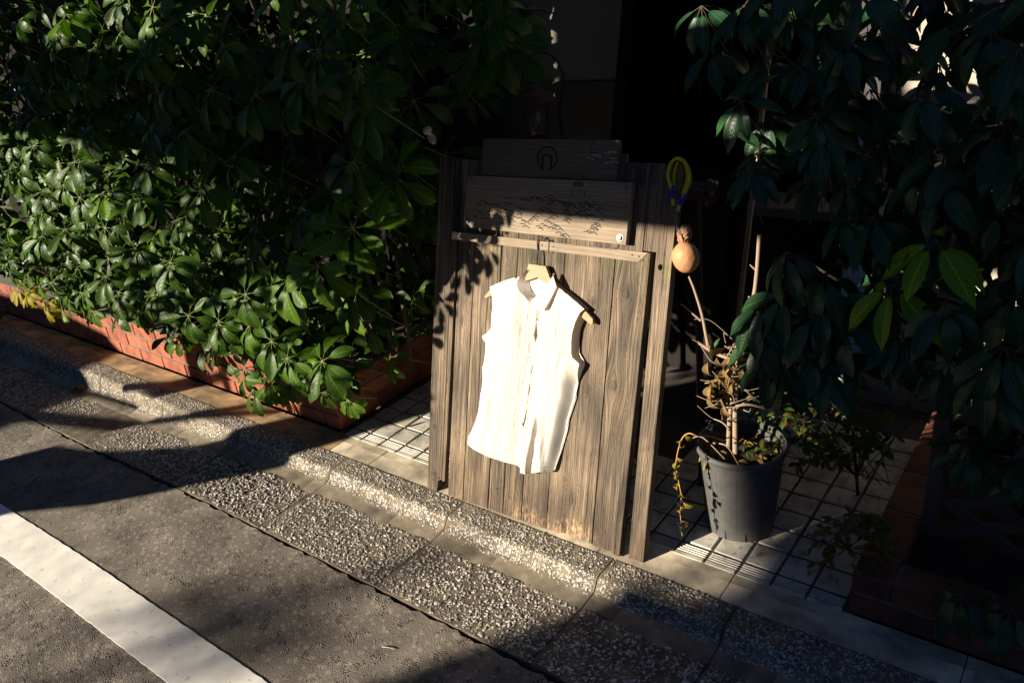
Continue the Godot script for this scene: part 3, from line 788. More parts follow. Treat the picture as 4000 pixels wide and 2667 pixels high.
func wooden_sign() -> void:
	var wood := wood_panel(); M.wood = wood
	var t := thing("wooden_door_panel", "weathered plank door leaning upright on the kerb, holding signs and a blouse", "door")
	t.transform = sign_frame()
	var B := [0.090, 0.159, 0.2685, 0.3315, 0.4075, 0.508, 0.680, 0.766]
	for i in 7:
		var lo: float = [0.0, 0.0, 0.0, 0.0, 0.0, 0.004, 0.0][i]
		var jag: float = [0.002, 0.002, 0.002, 0.002, 0.003, 0.014, 0.006][i]
		var dz := rng.randf_range(-0.0015, 0.0008)
		obj("plank", plank(B[i] + 0.0019, B[i + 1] - 0.0019, lo - 0.004, 1.165, -0.02 + dz, dz, jag), wood, t)
	# frame: rail, stile with its mitre, posts
	var rail_wood := sign_wood(1460, 64, 81, func(_im: Image): pass)
	var rail := obj("rail", face_uv(prism(v2s([0.069, 0.9035, 0.762, 0.8995, 0.7885, 0.9275, 0.069, 0.9285]), 0.0005, 0.013).commit(), 0.06, 0.93, 0.73, 0.032), rail_wood, t)
	obj("stile", uv_wood(prism(v2s([0.7635, 0.0, 0.7835, -0.002, 0.792, 0.55, 0.796, 0.9275, 0.7905, 0.9275, 0.7635, 0.8985]), -0.02, 0.0125).commit()), wood, t)
	obj("stile", uv_wood(prism(v2s([0.0685, 0.048, 0.079, 0.048, 0.0855, 0.49, 0.087, 0.9030, 0.0685, 0.9030]), -0.012, 0.009).commit()), wood, t)
	obj("post", uv_wood(prism(v2s([-0.004, -0.004, 0.041, -0.004, 0.046, 0.04, 0.062, 0.05, 0.0625, 1.168, -0.004, 1.172]), -0.035, 0.004).commit()), wood, t)
	obj("board", plank(0.690, 0.772, 0.931, 1.176, -0.022, -0.004), wood, t)
	# right post with a round hole
	var st := begin()
	var hole := Vector2(0.8245, 0.890)
	var outer := v2s([0.8095, -0.004, 0.858, -0.004, 0.8585, 0.6, 0.857, 1.177, 0.7745, 1.176, 0.7745, 0.931, 0.8085, 0.931, 0.8090, 0.40])
	var hp := PackedVector2Array()
	for k in 14: hp.append(hole + Vector2(cos(TAU * k / 14) * 0.0075, sin(TAU * k / 14) * 0.0095))
	var joined := outer.duplicate()
	joined.insert(7, Vector2(0.8085, 0.8901))
	# keyhole: run in to the hole from the left edge and back out
	var key := PackedVector2Array()
	for i in joined.size():
		key.append(joined[i])
		if i == 7:
			for k in 15: key.append(hole + Vector2(cos(PI - TAU * k / 14) * 0.0075, sin(PI - TAU * k / 14) * 0.0095))
			key.append(Vector2(0.8085, 0.8899))
	prism(key if Geometry2D.triangulate_polygon(key).size() > 0 else outer, -0.032, 0.0, st)
	obj("post", uv_wood(st.commit()), wood, t)
	obj("peg_hole", cbox(Vector3(hole.x, hole.y, -0.030), Vector3(0.02, 0.024, 0.004), 0.001), M.dark, t)
	obj("crossbar", plank(0.02, 0.82, 0.30, 0.36, -0.050, -0.0355), wood, t)
	obj("crossbar", plank(0.02, 0.82, 1.02, 1.08, -0.050, -0.0355), wood, t)
	obj("bracket", plank(0.668, 0.6885, 0.931, 1.198, -0.018, 0.002), wood, t)
	for p in [[0.832, 0.929], [0.762, 0.915], [0.74, 0.917], [0.775, 0.905], [0.472, 0.916], [0.43, 0.917], [0.30, 0.08], [0.355, 0.065], [0.51, 0.045], [0.635, 0.060], [0.72, 0.055]]:
		obj("screw", lathe([[0.0028, 0.0], [0.0026, 0.001], [0.0012, 0.0013], [0.0, 0.0008]], 10).commit(), M.wire, rail if p[1] > 0.89 and p[0] < 0.8 else t, Transform3D(Basis(Vector3(1, 0, 0), PI / 2), Vector3(p[0], p[1], 0.0135 if p[1] > 0.89 and p[0] < 0.8 else 0.0008)))
	for p in [[0.020, 0.060, 0.3], [0.030, 0.066, -0.4], [0.027, 0.040, 0.1], [0.044, 0.036, 0.6], [0.040, 0.052, -0.2]]:
		var c := Vector3(p[0], p[1], 0.004); var dx := Vector3(cos(p[2]), sin(p[2]), 0) * 0.006
		obj("staple", tube_mesh([c - dx, c - dx + Vector3(0, 0, 0.004), c + dx + Vector3(0, 0, 0.005), c + dx], 0.0007, 0.0007, 5), M.wire, t)
	signs()

func sign_wood(w: int, h: int, seed_: int, marks: Callable, dk := 1.0) -> StandardMaterial3D:
	var n1 := noise(1.0, seed_, FastNoiseLite.TYPE_SIMPLEX_SMOOTH, 2); var n3 := noise(1.0, seed_ + 2, FastNoiseLite.TYPE_SIMPLEX_SMOOTH, 3)
	var f := func(i: int) -> Array:
		var u := (i % w) * 0.0005; var v := (i / w) * 0.0005
		var y := v + n1.get_noise_2d(u * 2.0, v * 8.0) * 0.014
		var band := sin(y * 620.0 + n1.get_noise_2d(u * 1.3, y * 30.0) * 4.0)
		var fine := n3.get_noise_2d(u * 9.0, y * 900.0); var blot := n3.get_noise_2d(u * 6.0 + 9.0, v * 14.0)
		var k := 0.90 + band * 0.05 + fine * 0.12 + blot * 0.10
		k *= dk
		return [152.0 * k, 134.0 * k, 112.0 * k, 128.0 + band * 34.0 + fine * 40.0]
	var pair := two(w, h, f)
	marks.call(pair[0])
	return textured(pair, 4.0, 0.8)

func burn(im: Image, a: Vector2, b: Vector2, r: float, c := Color(0.10, 0.085, 0.075)) -> void:
	var n := int(a.distance_to(b) * 2.0) + 1
	for k in n + 1:
		var p := a.lerp(b, float(k) / n)
		for y in range(int(p.y - r - 1), int(p.y + r + 2)):
			for x in range(int(p.x - r - 1), int(p.x + r + 2)):
				if x < 0 or y < 0 or x >= im.get_width() or y >= im.get_height(): continue
				var d := Vector2(x + 0.5, y + 0.5).distance_to(p)
				if d < r + 0.7: im.set_pixel(x, y, im.get_pixel(x, y).lerp(c, clampf(r + 0.7 - d, 0, 1) * 0.93))

func face_uv(m: ArrayMesh, u0: float, v1: float, w: float, h: float) -> ArrayMesh:
	var arr := m.surface_get_arrays(0)
	var V: PackedVector3Array = arr[Mesh.ARRAY_VERTEX]; var U := PackedVector2Array()
	for p in V: U.append(Vector2((p.x + p.z * 0.3 - u0) / w, (v1 - p.y) / h))
	arr[Mesh.ARRAY_TEX_UV] = U; arr[Mesh.ARRAY_TANGENT] = null
	var o := ArrayMesh.new(); o.add_surface_from_arrays(Mesh.PRIMITIVE_TRIANGLES, arr)
	var st := SurfaceTool.new(); st.create_from(o, 0); st.generate_tangents(); return st.commit()

func signs() -> void:
	var F := sign_frame()
	# front sign: burnt roof-shaped strokes with dotted ends, seen as a townscape with a clock tower
	var t := thing("sign_board", "lower wooden sign board with burnt dot-and-line townscape and four bolts", "sign")
	t.transform = F
	# each mark: x, y in pixels of a 700-pixel-wide copy, kind
	var spots := "170,160 190,158 210,150 235,166 255,176 100,165 120,150 140,172 275,130 292,138 280,150 285,158 268,168 290,172 302,182 318,188 300,195 315,204 330,183 345,92 365,96 330,98 300,100 320,106 390,92 405,86 402,100 410,112 398,120 385,132 372,142 360,155 350,165 345,172 335,178 400,140 415,152 425,162 412,172 398,182 405,190 420,195 430,200 380,196 365,204 372,212 395,205 410,208 425,212 440,205 450,215 445,228 460,240 470,235 455,242 425,104 440,108 452,112 465,116 478,118 490,122 470,128 455,126 468,142 470,152 478,164 472,172 465,182 478,178 500,130 515,128 530,132 545,120 560,128 575,122 590,134 585,145 545,140 530,146 515,150 508,156 530,160 548,158 560,160 520,118 565,112 540,110 597,180 580,192 575,198 590,205 572,208 565,215 555,222 570,228 548,226 580,214 215,135 230,140 250,145 200,145 185,140 160,145 150,120 175,118 200,120 225,115 250,118 130,108 110,120 95,140"
	var W := 1210; var H := 352
	var draw := func(im: Image) -> void:
		var r := RandomNumberGenerator.new(); r.seed = 8
		for s in spots.split(" "):
			var q := s.split(","); var px := float(q[0]); var yt := 9.0 + (px - 28.0) * 0.0324; var yb := 205.0 + (px - 28.0) * 0.1127
			var c := Vector2((px - 34.0) / 650.0 * W, (float(q[1]) - yt) / (yb - yt) * H)
			var l := r.randf_range(12, 30); var l2 := r.randf_range(12, 30); var sl := r.randf_range(0.12, 0.42); var sr := r.randf_range(0.3, 0.9)
			var a := c + Vector2(-l, l * sl); var b := c + Vector2(l2, l2 * sr)
			burn(im, a, c, 2.2); burn(im, c, b, 2.2)
			for p in [a, b]: burn(im, p, p, 3.0)
			for p in [a, b]: burn(im, p, p, 0.8, Color(0.55, 0.50, 0.43))
		for k in 60:
			var p: Vector2 = [Vector2(430, 285), Vector2(830, 240), Vector2(980, 265), Vector2(760, 290)][k % 4] + Vector2(r.randf_range(-50, 50), r.randf_range(-36, 36))
			burn(im, p, p, 1.1)
		# clock tower
		for l in [[846, 20, 870, 16], [870, 16, 896, 22], [838, 36, 904, 36], [842, 24, 838, 36], [900, 24, 904, 36], [850, 28, 890, 28], [872, 72, 896, 60], [828, 60, 834, 100], [914, 60, 920, 100]]:
			burn(im, Vector2(l[0], l[1]), Vector2(l[2], l[3]), 2.4)
		for k in 16: burn(im, Vector2(846 + (k % 8) * 7, 44 + (k / 8) * 10), Vector2(846 + (k % 8) * 7, 44 + (k / 8) * 10), 1.2)
		# a long check in the board
		for k in 40:
			var a := Vector2(330 + k * 22, 128 + k * 0.35 + sin(k * 0.9) * 2.0 + maxf(0, 20 - k) * 0.3)
			burn(im, a, a + Vector2(22, 0.5 + sin(k * 1.7)), 0.9, Color(0.14, 0.11, 0.09))
	var m := sign_wood(W, H, 61, draw)
	var body := prism(v2s([0.126, 0.950, 0.723, 0.9445, 0.727, 1.120, 0.136, 1.114]), 0.004, 0.026).commit()
	var bface := obj("board_face", face_uv(body, 0.124, 1.121, 0.605, 0.176), m, t)
	for b in [[0.704, 1.1025], [0.704, 0.9625], [0.146, 0.967], [0.148, 1.100]]:
		var st := begin()
		lathe([[0.0115, 0.0], [0.0115, 0.0018], [0.0075, 0.0020]], 20, st)
		lathe([[0.0072, 0.002], [0.0072, 0.0058], [0.0060, 0.0072], [0.0, 0.0078]], 6, st)
		obj("bolt", st.commit(), M.steel, bface, Transform3D(Basis(Vector3(1, 0, 0), PI / 2), Vector3(b[0], b[1], 0.026)))
	# upper board with the ringed n
	var t2 := thing("sign_board", "upper wooden board toned down for its shade with a burnt ringed letter n", "sign"); t2.transform = F
	var draw2 := func(im: Image) -> void:
		var r := RandomNumberGenerator.new(); r.seed = 3
		var c := Vector2(515, 112)
		for k in 72:
			var a0 := TAU * k / 72.0; var a1 := TAU * (k + 1) / 72.0
			if a0 > 1.25 and a0 < 1.9: continue
			burn(im, c + Vector2(cos(a0) * 70, sin(a0) * 64), c + Vector2(cos(a1) * 70, sin(a1) * 64), 5.0, Color(0.05, 0.045, 0.04))
		burn(im, c + Vector2(-30, 58), c + Vector2(-30, -12), 7.0, Color(0.05, 0.045, 0.04))
		burn(im, c + Vector2(30, 58), c + Vector2(30, -8), 7.0, Color(0.05, 0.045, 0.04))
		burn(im, c + Vector2(-30, -12), c + Vector2(-4, -24), 6.0, Color(0.05, 0.045, 0.04))
		burn(im, c + Vector2(-4, -24), c + Vector2(30, -8), 6.0, Color(0.05, 0.045, 0.04))
		# knots and stains
		for k in 26:
			var p := Vector2(r.randf_range(640, 960), r.randf_range(60, 210))
			burn(im, p, p + Vector2(r.randf_range(-40, 40), r.randf_range(-6, 6)), r.randf_range(1, 4), Color(0.30, 0.27, 0.24))
		for k in 8:
			var p := Vector2(r.randf_range(780, 960), r.randf_range(60, 130))
			burn(im, p, p + Vector2(r.randf_range(20, 70), r.randf_range(-4, 14)), 1.4, Color(0.75, 0.70, 0.62))
		burn(im, Vector2(826, 0), Vector2(812, 60), 2.0); burn(im, Vector2(812, 60), Vector2(818, 110), 1.2)
	var m2 := sign_wood(1000, 232, 71, draw2, 0.72)  # wood darkened, the shade on this board put into its colour
	var body2 := prism(v2s([0.186, 1.117, 0.672, 1.122, 0.672, 1.192, 0.664, 1.196, 0.672, 1.199, 0.670, 1.235, 0.186, 1.231]), 0.0, 0.018).commit()
	obj("board_face", face_uv(body2, 0.18, 1.236, 0.5, 0.121), m2, t2)

# ------------------------------------------------------------------ blouse and hanger
func coons(top: PackedVector2Array, bot: PackedVector2Array, left: PackedVector2Array, right: PackedVector2Array, s: float, t: float) -> Vector2:
	var c := along(top, s).lerp(along(bot, s), t) + along(left, t).lerp(along(right, t), s)
	var q := top[0].lerp(top[-1], s).lerp(bot[0].lerp(bot[-1], s), t)
	return c - q

func blouse() -> void:
	var F := sign_frame()
	var cloth := mat(0.66, 0.625, 0.555, 0.9, 0.2)
	cloth.backlight_enabled = true; cloth.backlight = lin(0.40, 0.33, 0.22)
	var n := noise(1.0, 77, FastNoiseLite.TYPE_SIMPLEX_SMOOTH, 3)
	var nn := NoiseTexture2D.new(); nn.width = 256; nn.height = 256; nn.noise = noise(0.22, 78); nn.seamless = true; nn.as_normal_map = true; nn.bump_strength = 1.2
	cloth.normal_enabled = true; cloth.normal_texture = nn; cloth.normal_scale = 0.35; cloth.uv1_scale = Vector3(5, 7, 1)
	# pin tucks, ladder lace and stitching drawn as faint thread lines in the cloth
	var lace := func(cols: Array, seams: Array) -> StandardMaterial3D:
		var im := Image.create(384, 768, false, Image.FORMAT_RGB8); im.fill(Color(1, 1, 1))
		var r := RandomNumberGenerator.new(); r.seed = 12
		for s in seams:
			for y in range(0, 768):
				var x := int(s * 384 + sin(y * 0.013 + s * 9.0) * 2.5)
				if r.randf() < 0.85: im.set_pixel(x, y, Color(0.80, 0.75, 0.66)); im.set_pixel(x + 1, y, Color(0.90, 0.86, 0.79))
		for s in cols:
			for y in range(40, 640, 7):
				if r.randf() < 0.25: continue
				var x := int(s * 384 + sin(y * 0.013 + s * 9.0) * 2.5)
				for j in 9: im.set_pixel(x + j, y + (j / 4), Color(0.84, 0.78, 0.67)); im.set_pixel(x + j, y + 2, Color(0.88, 0.83, 0.74))
		for x in 384: 
			for k in 2: im.set_pixel(x, 744 + k + int(2.0 * sin(x * 0.05)), Color(0.84, 0.79, 0.70))
		var m: StandardMaterial3D = cloth.duplicate(); m.albedo_texture = tex(im); m.uv1_scale = Vector3.ONE; m.normal_enabled = false
		return m
	var t := thing("blouse", "cream sleeveless cotton blouse hanging on the plank door", "blouse"); t.transform = F
	var wr := func(p: Vector2) -> float:
		return n.get_noise_2d(p.x * 26.0, p.y * 6.0) * 0.0028 + n.get_noise_2d(p.x * 60.0 + 9.0, p.y * 22.0) * 0.0014
	# left front
	var top := v2s([0.249, 0.766, 0.306, 0.793, 0.345, 0.808, 0.366, 0.790, 0.376, 0.773, 0.404, 0.756, 0.428, 0.738])
	var bot := v2s([0.189, 0.242, 0.205, 0.229, 0.227, 0.220, 0.278, 0.207, 0.346, 0.201, 0.406, 0.197, 0.4165, 0.193])
	var left := v2s([0.249, 0.766, 0.262, 0.735, 0.269, 0.710, 0.268, 0.682, 0.271, 0.639, 0.278, 0.605, 0.281, 0.581, 0.272, 0.547, 0.238, 0.497, 0.237, 0.456, 0.234, 0.391, 0.228, 0.344, 0.220, 0.308, 0.205, 0.273, 0.189, 0.242])
	var right := v2s([0.428, 0.738, 0.440, 0.722, 0.4395, 0.681, 0.434, 0.637, 0.439, 0.613, 0.4405, 0.556, 0.431, 0.516, 0.432, 0.505, 0.426, 0.45, 0.428, 0.420, 0.424, 0.39, 0.416, 0.350, 0.419, 0.300, 0.4165, 0.193])
	var lf := func(s: float, tt: float) -> Vector3:
		var p := coons(top, bot, left, right, s, tt)
		var d := 0.030 + 0.020 * sin(PI * minf(1.0, s * 0.9 + 0.15)) * smoothstep(0.0, 0.25, tt)
		d += wr.call(p)
		d -= 0.016 * (1.0 - smoothstep(0.0, 0.10, s)) * smoothstep(0.45, 0.62, tt)   # side rolls back
		d += 0.010 * (1.0 - smoothstep(0.10, 0.28, absf(s - 0.12))) * smoothstep(0.55, 0.75, tt) * 0.6
		for k in [0.30, 0.36, 0.52, 0.58, 0.80, 0.86]:                                # pin tucks
			d += 0.0016 * exp(-pow((s - k) / 0.010, 2.0)) * (1.0 - smoothstep(0.55, 0.95, tt))
		d += 0.0035 * exp(-pow((s - 0.97) / 0.03, 2.0))
		return Vector3(p.x, p.y, d)
	var lfp := obj("left_front", sheet(90, 90, lf, true).commit(), lace.call([0.33, 0.55, 0.83], [0.06, 0.30, 0.36, 0.52, 0.58, 0.80, 0.86, 0.965]), t)
	# right front with its unpressed box pleat
	top = v2s([0.4445, 0.722, 0.458, 0.748, 0.480, 0.780, 0.506, 0.800, 0.551, 0.777, 0.609, 0.744])
	bot = v2s([0.4185, 0.180, 0.449, 0.184, 0.475, 0.192, 0.498, 0.206, 0.526, 0.206, 0.535, 0.214])
	left = v2s([0.4445, 0.722, 0.4445, 0.681, 0.452, 0.637, 0.445, 0.610, 0.4445, 0.556, 0.443, 0.53, 0.438, 0.505, 0.4385, 0.47, 0.434, 0.441, 0.433, 0.42, 0.433, 0.405, 0.429, 0.364, 0.424, 0.332, 0.4195, 0.30, 0.4185, 0.180])
	right = v2s([0.609, 0.744, 0.595, 0.731, 0.581, 0.701, 0.573, 0.670, 0.571, 0.637, 0.573, 0.604, 0.580, 0.590, 0.606, 0.575, 0.594, 0.535, 0.590, 0.500, 0.588, 0.459, 0.569, 0.386, 0.565, 0.348, 0.546, 0.263, 0.535, 0.214])
	var rf := func(s: float, tt: float) -> Vector3:
		var p := coons(top, bot, left, right, s, tt)
		var d := 0.034 + 0.012 * sin(PI * minf(1.0, s + 0.1)) * smoothstep(0.0, 0.3, tt)
		d += wr.call(p) * (1.0 - 0.85 * smoothstep(0.66, 0.80, s) * smoothstep(0.3, 0.5, tt))
		d -= 0.030 * smoothstep(0.74, 1.0, s) * smoothstep(0.35, 0.50, tt) * (1.0 - 0.35 * smoothstep(0.8, 1.0, tt))
		# pleat: opens downwards between two lines
		var w := clampf((0.42 - p.y) / 0.20, 0.0, 1.0)
		var la := lerpf(0.474, 0.445, w); var lb := lerpf(0.478, 0.493, w)
		if w > 0.0:
			var inside := smoothstep(la - 0.004, la + 0.010, p.x) * (1.0 - smoothstep(lb - 0.006, lb + 0.002, p.x))
			d -= inside * 0.017 * smoothstep(0.0, 0.5, w)
			d += 0.010 * exp(-pow((p.x - lb - 0.006) / 0.010, 2.0)) * w + 0.006 * exp(-pow((p.x - la + 0.006) / 0.008, 2.0)) * w
		for k in [0.30, 0.42, 0.62]:
			d += 0.0018 * exp(-pow((s - k) / 0.014, 2.0)) * (1.0 - smoothstep(0.35, 0.6, tt))
		d += 0.004 * exp(-pow((s - 0.03) / 0.04, 2.0))
		return Vector3(p.x, p.y, maxf(d, 0.006))
	obj("right_front", sheet(80, 90, rf, true).commit(), lace.call([], [0.05, 0.12, 0.30, 0.42, 0.62, 0.94]), t)
	# back, seen through the neck, the armholes and below the hem
	top = v2s([0.249, 0.766, 0.306, 0.793, 0.385, 0.815, 0.43, 0.812, 0.48, 0.815, 0.551, 0.777, 0.609, 0.744])
	bot = v2s([0.196, 0.246, 0.30, 0.210, 0.416, 0.186, 0.455, 0.190, 0.498, 0.212, 0.530, 0.212])
	left = v2s([0.249, 0.766, 0.262, 0.72, 0.262, 0.66, 0.255, 0.640, 0.234, 0.610, 0.209, 0.593, 0.229, 0.576, 0.229, 0.542, 0.224, 0.490, 0.232, 0.40, 0.222, 0.31, 0.196, 0.246])
	right = v2s([0.609, 0.744, 0.599, 0.710, 0.587, 0.680, 0.584, 0.644, 0.588, 0.604, 0.6125, 0.574, 0.594, 0.52, 0.585, 0.46, 0.566, 0.38, 0.558, 0.33, 0.530, 0.212])
	var bf := func(s: float, tt: float) -> Vector3:
		var p := coons(top, bot, left, right, s, tt)
		return Vector3(p.x, p.y, 0.0075 + absf(wr.call(p)) * 0.7 + 0.003 * sin(PI * s))
	obj("back", sheet(40, 50, bf, true).commit(), cloth, t)
	# stand collar: a band whose left half shows its inside and whose right half shows its outside
	var ribbon := func(called: String, A: PackedVector2Array, B: PackedVector2Array, da: Array, db: Array, flip: bool) -> void:
		var g := func(s: float, tt: float) -> Vector3:
			var a := along(A, s); var b := along(B, s); var p := a.lerp(b, tt)
			return Vector3(p.x, p.y, lerpf(lerpf(da[0], da[1], s), lerpf(db[0], db[1], s), tt))
		obj(called, sheet(24, 6, g, flip).commit(), cloth, t)
	ribbon.call("collar", v2s([0.391, 0.838, 0.372, 0.812, 0.363, 0.790, 0.374, 0.773, 0.404, 0.756, 0.428, 0.738]), v2s([0.393, 0.828, 0.391, 0.803, 0.396, 0.782, 0.406, 0.767, 0.424, 0.753, 0.437, 0.757]), [0.034, 0.056], [0.008, 0.022], true)
	ribbon.call("collar", v2s([0.394, 0.838, 0.380, 0.822, 0.352, 0.806, 0.363, 0.770, 0.395, 0.752, 0.430, 0.730]), v2s([0.391, 0.839, 0.371, 0.813, 0.362, 0.790, 0.373, 0.772, 0.403, 0.755, 0.428, 0.738]), [0.026, 0.045], [0.035, 0.057], true)
	ribbon.call("collar", v2s([0.487, 0.836, 0.474, 0.812, 0.455, 0.782, 0.437, 0.757, 0.427, 0.744]), v2s([0.4885, 0.836, 0.511, 0.798, 0.495, 0.757, 0.480, 0.725, 0.445, 0.722]), [0.018, 0.052], [0.034, 0.060], true)
	for b in [[0.428, 0.651], [0.434, 0.578], [0.424, 0.499], [0.434, 0.690], [0.406, 0.344], [0.418, 0.42]]:
		obj("button", lathe([[0.0048, -0.001], [0.0052, 0.0006], [0.0044, 0.0016], [0.0, 0.0011]], 16).commit(), mat(0.72, 0.58, 0.40, 0.35), lfp, Transform3D(Basis(Vector3(1, 0, 0), PI / 2), Vector3(b[0], b[1], 0.0525)))
	# hanger
	var h := thing("clothes_hanger", "pale wooden clothes hanger with wire hook inside the blouse", "hanger"); h.transform = F
	var hw := mat(0.42, 0.28, 0.13, 0.55)
	var nt := NoiseTexture2D.new(); nt.width = 256; nt.height = 256; nt.noise = noise(0.03, 91); nt.seamless = true
	var cr := Gradient.new(); cr.set_color(0, Color(0.72, 0.66, 0.58)); cr.set_color(1, Color(1, 1, 1)); nt.color_ramp = cr
	hw.albedo_texture = nt; hw.uv1_scale = Vector3(2, 30, 1)
	obj("body", prism(v2s([0.392, 0.855, 0.455, 0.8545, 0.464, 0.838, 0.474, 0.819, 0.530, 0.785, 0.590, 0.750, 0.612, 0.733, 0.633, 0.717, 0.6355, 0.704, 0.631, 0.699, 0.620, 0.703, 0.600, 0.714, 0.575, 0.735, 0.520, 0.768, 0.463, 0.801, 0.4265, 0.817, 0.388, 0.802, 0.330, 0.782, 0.275, 0.752, 0.252, 0.737, 0.231, 0.726, 0.226, 0.731, 0.246, 0.754, 0.29, 0.775, 0.345, 0.803, 0.382, 0.812]), 0.010, 0.024).commit(), hw, h)
	var hk := smooth_path(v3s([0.4265, 0.850, 0.016, 0.4225, 0.881, 0.016, 0.417, 0.908, 0.017, 0.4165, 0.928, 0.018, 0.424, 0.9400, 0.019, 0.434, 0.9365, 0.018]), 5)
	obj("hook", tube_mesh(hk, 0.0023, 0.0022, 8), M.wire, h)
	var hk2 := smooth_path(v3s([0.4385, 0.931, 0.012, 0.449, 0.9345, 0.0135, 0.455, 0.928, 0.013, 0.4555, 0.910, 0.013, 0.456, 0.896, 0.013]), 5)
	obj("hook", tube_mesh(hk2, 0.0021, 0.0021, 8), M.wire, h)

# ------------------------------------------------------------------ leaves
func leaf_mesh(kind: String, bend: float, fold: float, seg := 8, wide := 1.0) -> ArrayMesh:
	var f := func(u: float, v: float) -> Vector3:
		var w := 0.0
		if kind == "obovate": w = 0.215 * pow(maxf(sin(PI * pow(v, 1.55)), 0.0), 0.62)
		elif kind == "serrate":
			w = 0.185 * pow(maxf(sin(PI * pow(v, 0.86)), 0.0), 0.85) * (1.0 - 0.35 * smoothstep(0.72, 0.97, v))
			w *= 1.0 + 0.10 * (fposmod(v * 11.0, 1.0) - 0.5) * smoothstep(0.25, 0.4, v)
		else: w = 0.185 * pow(maxf(sin(PI * pow(v, 0.90)), 0.0), 0.9)
		w = maxf(w * wide, 0.004)
		var s := (u - 0.5) * 2.0
		var a := bend * v
		var y := sin(a) / bend if absf(bend) > 0.01 else v
		var z := -(1.0 - cos(a)) / bend if absf(bend) > 0.01 else 0.0
		z += fold * absf(s) * w - 0.35 * fold * s * s * w + 0.012 * sin(v * 9.0 + s * 2.0) * absf(s)
		return Vector3(s * w, y, z)
	return sheet(4, seg, f).commit()

func leaf_basis(dir: Vector3, n: Vector3, size: float) -> Basis:
	var d := dir.normalized()
	var z := (n - d * d.dot(n))
	if z.length() < 0.01: z = d.cross(Vector3(0.3, 0.2, 0.9))
	z = z.normalized(); var x := d.cross(z)
	return Basis(x * size, d * size, z * size)

# one palmate leaf: adds its leaflets to out as [Transform3D, tone] and its stalks to st
func rosette(p: Vector3, ax: Vector3, size: float, n: int, out: Array, st: SurfaceTool, tone: int, droop := 0.35, back := 0.14) -> void:
	ax = ax.normalized()
	var u := ax.cross(Vector3(0.2, 1, 0.1)).normalized(); var v := ax.cross(u)
	var ph := rng.randf() * TAU
	if st != null:
		var q := p - ax * back + Vector3(rng.randf_range(-0.02, 0.02), -back * 0.5, -back * 0.4)
		tube(st, [q, p - ax * back * 0.4 + Vector3(0, -0.01, 0), p], 0.0018, 0.0016, 5, false)
	for k in n:
		var a := ph + TAU * k / n + rng.randf_range(-0.12, 0.12)
		var open := rng.randf_range(1.15, 1.75)
		var d := (u * cos(a) + v * sin(a)) * sin(open) + ax * cos(open)
		d = (d + Vector3.DOWN * droop * rng.randf_range(0.6, 1.3)).normalized()
		var sz := size * rng.randf_range(0.78, 1.12)
		var base := p + d * size * 0.22
		if st != null: tube(st, [p, base + d * size * 0.02], 0.0013, 0.0011, 4, false)
		var nrm := ax + Vector3(rng.randf_range(-0.25, 0.25), rng.randf_range(-0.05, 0.4), rng.randf_range(-0.25, 0.25))
		out.append([Transform3D(leaf_basis(d, nrm, sz), base), tone])

# where the palmate leaves that show clearly sit
func hedge_spots() -> Array:
	var H := [-0.41,1.62,0.08,-0.52,1.68,0.05,-0.62,1.54,0.06,-0.64,1.40,0.05,-0.29,1.40,0.05,-0.04,1.38,0.05,0.28,1.43,0.10,0.40,1.51,0.12,0.25,1.55,0.08,-1.28,1.25,0.05,-1.79,1.17,0.08,-1.48,1.10,0.06,-0.81,1.12,0.08,-0.70,1.27,0.08,-0.92,1.00,0.10,-1.50,0.94,0.08,-0.45,1.04,0.10,-1.83,0.75,0.06,-1.39,0.80,0.06,-0.75,0.89,0.06]
	H.append_array([0.46,1.19,0.12,0.40,0.98,0.12,0.21,0.84,0.14,0.02,0.76,0.14,0.57,1.37,0.12,0.55,1.455,0.12,0.52,1.13,0.02,-0.48,1.26,0.08,-0.36,0.63,0.08,-0.84,0.46,0.08,-0.59,0.48,0.09,-0.37,0.50,0.09,-0.23,0.46,0.10,-0.14,0.41,0.11,-1.12,0.51,0.07,-0.90,0.69,0.06,-1.55,0.54,0.06,0.09,0.45,0.12,0.29,0.75,0.08,-0.54,0.15,0.05,-0.41,0.21,0.05])
	H.append_array([-2.23,0.27,0.05,-2.50,0.33,0.10,-2.33,0.27,0.09,-2.66,0.33,0.08,-1.87,0.31,0.05,-1.47,0.47,0.06,-2.37,0.30,0.06,-2.59,0.31,0.06,0.82,1.54,-0.15,0.87,1.48,-0.15,0.79,1.48,-0.15])
	return H

